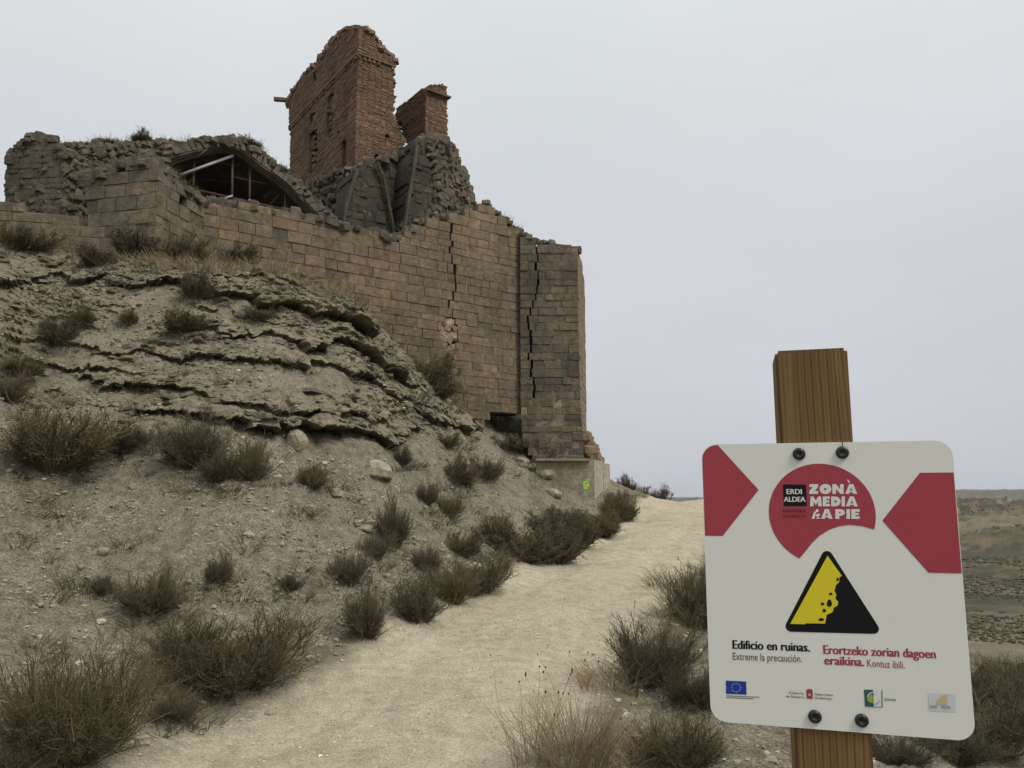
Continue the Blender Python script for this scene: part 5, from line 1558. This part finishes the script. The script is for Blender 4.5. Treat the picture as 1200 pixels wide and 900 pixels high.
# warning triangle
def round_poly(pts, r_, n=8):
    out = []
    m = len(pts)
    for i in range(m):
        p0, p1, p2 = (np.array(pts[(i + k) % m]) for k in (-1, 0, 1))
        d0, d1 = unit(p0 - p1), unit(p2 - p1)
        half = math.acos(float(d0 @ d1)) / 2
        t = r_ / math.tan(half)
        c = p1 + unit(d0 + d1) * (r_ / math.sin(half))
        s, e = p1 + d0 * t - c, p1 + d1 * t - c
        aS, aE = math.atan2(s[1], s[0]), math.atan2(e[1], e[0])
        da = (aE - aS + math.pi) % (2 * math.pi) - math.pi
        out += [(c[0] + r_ * math.cos(aS + da * k / n), c[1] + r_ * math.sin(aS + da * k / n)) for k in range(n + 1)]
    return out
tri = round_poly(uvs([(968.5, 639), (916.5, 740), (1035, 743)]), .0065)
flat_print('warning_triangle', [tri], M_BLACK)
def zt3(pts): return uvs([(800 + x / 3.3333, 640 + y / 3.3333) for x, y in pts])
yel = zt3([(566, 37), (590, 72), (622, 116), (612, 122), (611, 140), (598, 152), (593, 175), (600, 190), (596, 205), (607, 216), (606, 230), (590, 240), (585, 258), (562, 268), (556, 302), (480, 301), (478, 305), (420, 303)])
flat_print('yellow_cliff', [yel], M_YELLOW, 2)
rocks_p = []
for (x, y, rx, ry) in [(605, 129, 5, 7), (578, 186, 7, 5), (573, 222, 10, 15), (546, 225, 7, 6), (553, 251, 7, 7), (541, 286, 11, 6)]:
    rocks_p.append(zt3([(x + rx * math.cos(a) * (1 + .2 * math.sin(3 * a)), y + ry * math.sin(a)) for a in [k * math.pi / 5 for k in range(10)]]))
flat_print('falling_rocks', rocks_p, M_BLACK, 3)

def lettering(text, x0, y0, x1, y1, mat, layer=1, bold=0.0, name='lettering', h_px=None, space=1.0):
    """a line of print between pixel (x0,y0) baseline left and (x1,y1) baseline right, h_px tall"""
    cu = bpy.data.curves.new('lettering', 'FONT')
    cu.body = text; cu.size = 1.0; cu.space_character = space; cu.resolution_u = 3; cu.fill_mode = 'FRONT'
    tmp = bpy.data.objects.new('tmp', cu); COL.objects.link(tmp)
    dg = bpy.context.evaluated_depsgraph_get(); dg.update()
    me = bpy.data.meshes.new_from_object(tmp.evaluated_get(dg))
    bpy.data.objects.remove(tmp); bpy.data.curves.remove(cu)
    me.name = name
    n = len(me.vertices); co = np.zeros(n * 3, np.float32); me.vertices.foreach_get('co', co); co = co.reshape(-1, 3)
    a, b_ = np.array(suv(x0, y0)), np.array(suv(x1, y1))
    hh = abs(suv(x0, y0)[1] - suv(x0, y0 - h_px)[1])
    xmin, xmax = co[:, 0].min(), co[:, 0].max()
    cap = .73
    t = (co[:, 0] - xmin) / (xmax - xmin)
    U = a[0] + t * (b_[0] - a[0]); Vv = a[1] + t * (b_[1] - a[1]) + co[:, 1] / cap * hh
    out = np.stack([PC[0] + SU[0] * U + SN[0] * .00035 * layer, PC[1] + SU[1] * U + SN[1] * .00035 * layer, PCZ + Vv], -1)
    tris = [tuple(p.vertices) for p in me.polygons]
    bpy.data.meshes.remove(me)
    me = bpy.data.meshes.new(name)
    if bold:            # a heavier face: the strokes are widened by shifted copies
        b_u = bold * abs(b_[0] - a[0]) / (xmax - xmin)
        VV, FF = [], []
        for k, sh in enumerate((-1.0, -.33, .33, 1.0)):
            VV += [tuple(p + np.array([SU[0] * sh * b_u + SN[0] * 1.5e-5 * k, SU[1] * sh * b_u + SN[1] * 1.5e-5 * k, 0])) for p in out]
            FF += [tuple(i + k * n for i in f) for f in tris]
    else:
        VV, FF = [tuple(p) for p in out], tris
    me.from_pydata(VV, [], FF)
    me.update()
    me.materials.clear(); me.materials.append(mat)
    return link(name, me, panel)

lettering('ERDI', 922, 579, 939.5, 579, M_WHITE, 3, .035, h_px=6.2)
lettering('ALDEA', 918.8, 588, 943.8, 588, M_WHITE, 3, .035, h_px=6.2)
lettering('NAVARRA', 918, 600.5, 944.5, 600.5, M_DKRED, 2, .03, h_px=4)
lettering('NAFARROA', 918, 606.5, 944.5, 606.5, M_DKRED, 2, .0, h_px=4)
GLYPH = {
    'Z': [[(0, 0), (1, 0), (1, .30), (.62, .30), (1, .72), (1, 1), (.02, 1), (.02, .70), (.40, .70), (0, .28)]],
    'O': [[(.5 + .5 * math.cos(k * math.pi / 12), .5 + .52 * math.sin(k * math.pi / 12)) for k in range(24)]],
    'N': [[(0, 0), (0, 1), (.32, 1), (.68, .48), (.68, 1), (1, 1), (1, 0), (.70, 0), (.32, .52), (.32, 0)]],
    'A': [[(0, 0), (.33, 1), (.67, 1), (1, 0), (.68, 0), (.64, .14), (.36, .14), (.32, 0)]],
    'M': [[(0, 0), (.06, 1), (.30, 1), (.5, .58), (.70, 1), (.94, 1), (1, 0), (.70, 0), (.68, .46), (.5, .12), (.32, .46), (.30, 0)]],
    'E': [[(0, 0), (0, 1), (1, 1), (1, .74), (.50, .74), (.50, .62), (.9, .62), (.9, .39), (.50, .39), (.50, .26), (1, .26), (1, 0)]],
    'D': [[(0, 0), (0, 1)] + [(.42 + .58 * math.sin(k * math.pi / 12), .5 + .5 * math.cos(k * math.pi / 12)) for k in range(13)]],
    'I': [[(0, 0), (0, 1), (1, 1), (1, 0)]],
    'P': [[(0, 0), (0, 1)] + [(.5 + .5 * math.sin(k * math.pi / 10), .66 + .34 * math.cos(k * math.pi / 10)) for k in range(11)] + [(.42, .30), (.42, 0)]],
}
HOLE = {'O': (.40, .34, .40, .66, .66, .5), 'D': (.38, .34, .38, .66, .64, .5), 'A': (.40, .34, .60, .34, .5, .62), 'P': (.40, .58, .40, .76, .60, .67)}
def fat_word(word, spans, y0, y1):
    polys, holes = [], []
    for ch_, (x0, x1) in zip(word, spans):
        q = lambda u, v: suv(880 + (x0 + (x1 - x0) * u) / 6.924, 520 + (y1 + (y0 - y1) * v) / 6.924)
        polys += [[q(u, v) for u, v in pl] for pl in GLYPH[ch_]]
        if ch_ in HOLE:
            hh = HOLE[ch_]; holes.append([q(hh[0], hh[1]), q(hh[2], hh[3]), q(hh[4], hh[5])])
    flat_print('lettering', polys, M_WHITE, 2)
    if holes: flat_print('letter_counters', holes, M_RED, 3)
fat_word('ZONA', [(472, 545), (556, 652), (660, 752), (764, 862)], 328, 407)
fat_word('MEDIA', [(478, 574), (582, 640), (650, 727), (735, 762), (770, 866)], 428, 508)
fat_word('A', [(568, 662)], 530, 609)
fat_word('PIE', [(684, 762), (774, 804), (814, 882)], 531, 610)
# walker symbol and the accent
flat_print('walker_symbol', [uvs([(951, 608), (954, 599.5), (956.5, 599.5), (954.5, 608)]), uvs([(955, 603), (960, 601.5), (961, 604), (957, 606)]), uvs([(956, 608), (959, 605.5), (961, 608)]),
                             uvs([(957.5 + 2 * math.cos(a), 598.5 + 2 * math.sin(a)) for a in [k * math.pi / 4 for k in range(8)]])], M_WHITE, 2)
flat_print('accent_mark', [uvs([(992.5, 562.3), (994, 562), (996, 565.5), (994.6, 566)])], M_WHITE, 2)
lettering('Edificio en ruinas.', 859, 760, 949, 763.5, M_BLACK, 1, .042, h_px=10.6)
lettering('Extreme la precaución.', 859, 773, 940, 776, M_GREY, 1, .004, h_px=9)
lettering('Erortzeko zorian dagoen', 965.5, 766, 1096.5, 771.5, M_RED, 1, .042, h_px=10.8)
lettering('eraikina.', 966.5, 778.5, 1012.5, 780.5, M_RED, 1, .042, h_px=10.8)
lettering('Kontuz ibili.', 1016.5, 781, 1060.5, 783.5, M_RED, 1, .004, h_px=9)
# small logos along the bottom
flat_print('flag_logo', [uvs([(850.5, 797.5), (874.3, 798.5), (875, 814), (851, 813)])], M_BLUE, 1)
stars = []
for k in range(12):
    cx, cy = 862.7 + 5.2 * math.cos(k * math.pi / 6), 805.8 + 5.0 * math.sin(k * math.pi / 6)
    stars.append(uvs([(cx + .6 * math.cos(a), cy + .6 * math.sin(a)) for a in [j * math.pi / 2.5 for j in range(5)]]))
flat_print('flag_stars', stars, M_YELLOW, 2)
flat_print('flag_caption', [uvs([(851, 814.9), (890, 816.6), (890, 817.4), (851, 815.7)]), uvs([(851, 816.9), (883, 818.4), (883, 819.2), (851, 817.7)])], M_GREY, 1)
lettering('Gobierno', 924.5, 813, 942, 814, M_BLACK, 1, .0, h_px=3.1)
lettering('de Navarra', 921, 817.2, 942.5, 818.4, M_BLACK, 1, .0, h_px=3.1)
lettering('Nafarroako', 954.5, 814.7, 976.5, 815.8, M_BLACK, 1, .0, h_px=3.1)
lettering('Gobernua', 954.5, 818.8, 974.5, 820, M_BLACK, 1, .0, h_px=3.1)
flat_print('shield_logo', [uvs([(944.8, 808.5), (947, 807.3), (951, 807.5), (952.3, 809), (952.5, 819), (945.2, 818.5)])], M_RED, 1)
flat_print('shield_dot', [uvs([(948.6 + 1.5 * math.cos(a), 814 + 1.6 * math.sin(a)) for a in [k * math.pi / 5 for k in range(10)]])], M_BEIGE, 2)
flat_print('square_logo', [uvs([(1012.3, 808), (1023, 808.4), (1023.6, 828), (1013.5, 827.3)])], M_TEAL, 1)
flat_print('square_logo_white', [uvs([(1023.5, 808.4), (1032.8, 809), (1033.2, 828.4), (1024, 828)])], M_WHITE, 1)
flat_print('square_logo_rim', [uvs([(1032.8, 809), (1033.8, 809.1), (1034.2, 829), (1013.5, 827.9), (1013.5, 827.2), (1033.2, 828.3)])], M_TEAL, 2)
flat_print('square_logo_leaf', [uvs([(1016, 820), (1018.5, 815), (1022, 813), (1023, 818), (1023, 824), (1019, 823)])], M_LEAFG, 2)
arc = [(1023.5 + 8 * math.cos(a), 818.2 + 7.6 * math.sin(a)) for a in np.linspace(3.3, 5.2, 12)] + [(1023.5 + 6.8 * math.cos(a), 818.2 + 6.4 * math.sin(a)) for a in np.linspace(5.2, 3.3, 12)]
flat_print('square_logo_arc', [uvs(arc)], M_WHITE, 3)
arc = [(1023.5 + 8 * math.cos(a), 818.2 + 7.6 * math.sin(a)) for a in np.linspace(.3, 1.6, 12)] + [(1023.5 + 7.0 * math.cos(a), 818.2 + 6.6 * math.sin(a)) for a in np.linspace(1.6, .3, 12)]
flat_print('square_logo_arc', [uvs(arc)], M_SLATE, 3)
lettering('LEADER', 1036.3, 820.6, 1050.3, 821.6, M_BLACK, 1, .01, h_px=2.6)
flat_print('pale_logo', [uvs([(1087.5, 812), (1119, 813.5), (1120, 834.5), (1089, 833)])], M_PALE, 1)
arc = [(1110 + 13 * math.cos(a), 826 + 12 * math.sin(a)) for a in np.linspace(math.pi, 1.5 * math.pi, 12)] + [(1110, 826)]
flat_print('pale_logo_fan', [uvs(arc)], M_BEIGE, 2)
lettering('ZONA', 1089, 829.5, 1098, 830, M_SLATE, 3, .03, h_px=4.0)
lettering('MEDIA', 1103, 830, 1114, 830.6, M_SLATE, 3, .03, h_px=4.0)
# four bolts
for (px, py) in ((936.3, 532), (987, 530.5), (954.8, 839.5), (1009.7, 844)):
    u, v = suv(px, py)
    V, Fc = [], []
    prof = [(.0078, .0004), (.0080, .0020), (.0068, .0042), (.0036, .0050), (.0030, .0030), (.0004, .0028)]
    for r_, o_ in prof:
        for k in range(18):
            a = k * 2 * math.pi / 18
            V.append(s3d(u + r_ * math.cos(a), v + r_ * math.sin(a), o_))
    for i in range(len(prof) - 1):
        for k in range(18):
            Fc.append((i * 18 + k, i * 18 + (k + 1) % 18, (i + 1) * 18 + (k + 1) % 18, (i + 1) * 18 + k))
    mb = MB(); mb.add(V, Fc); mb.build('bolt', sign, M_BOLT, smooth_faces=True)
# thin wire tie sticking up at the right upper bolt
u, v = suv(987, 524)
mb = MB(); mb.tube(s3d(u, v - .002, .003), s3d(u + .0005, v + .007, .002), .0006, 5); mb.build('wire_end', sign, M_BOLT)

# ------------------------------------------------------------------ haze
zlo, zhi = float(GZ.min()) - 1.0, max(float(GZ.max()) + 1.0, 30.0)
hz = MB(); hz.box((0, 0, (zlo + zhi) / 2), (11000, 11000, zhi - zlo))
m = bpy.data.materials.new('haze'); m.use_nodes = True
nt = m.node_tree; nt.nodes.clear()
o_ = nt.nodes.new('ShaderNodeOutputMaterial'); pv = nt.nodes.new('ShaderNodeVolumePrincipled')
pv.inputs['Color'].default_value = (.86, .90, .95, 1); pv.inputs['Density'].default_value = .00009; pv.inputs['Anisotropy'].default_value = .2
nt.links.new(pv.outputs['Volume'], o_.inputs['Volume'])
USE_HAZE = True
if USE_HAZE:
    ho = hz.build('haze', None, m, kind='stuff')
    ho.display_type = 'WIRE'
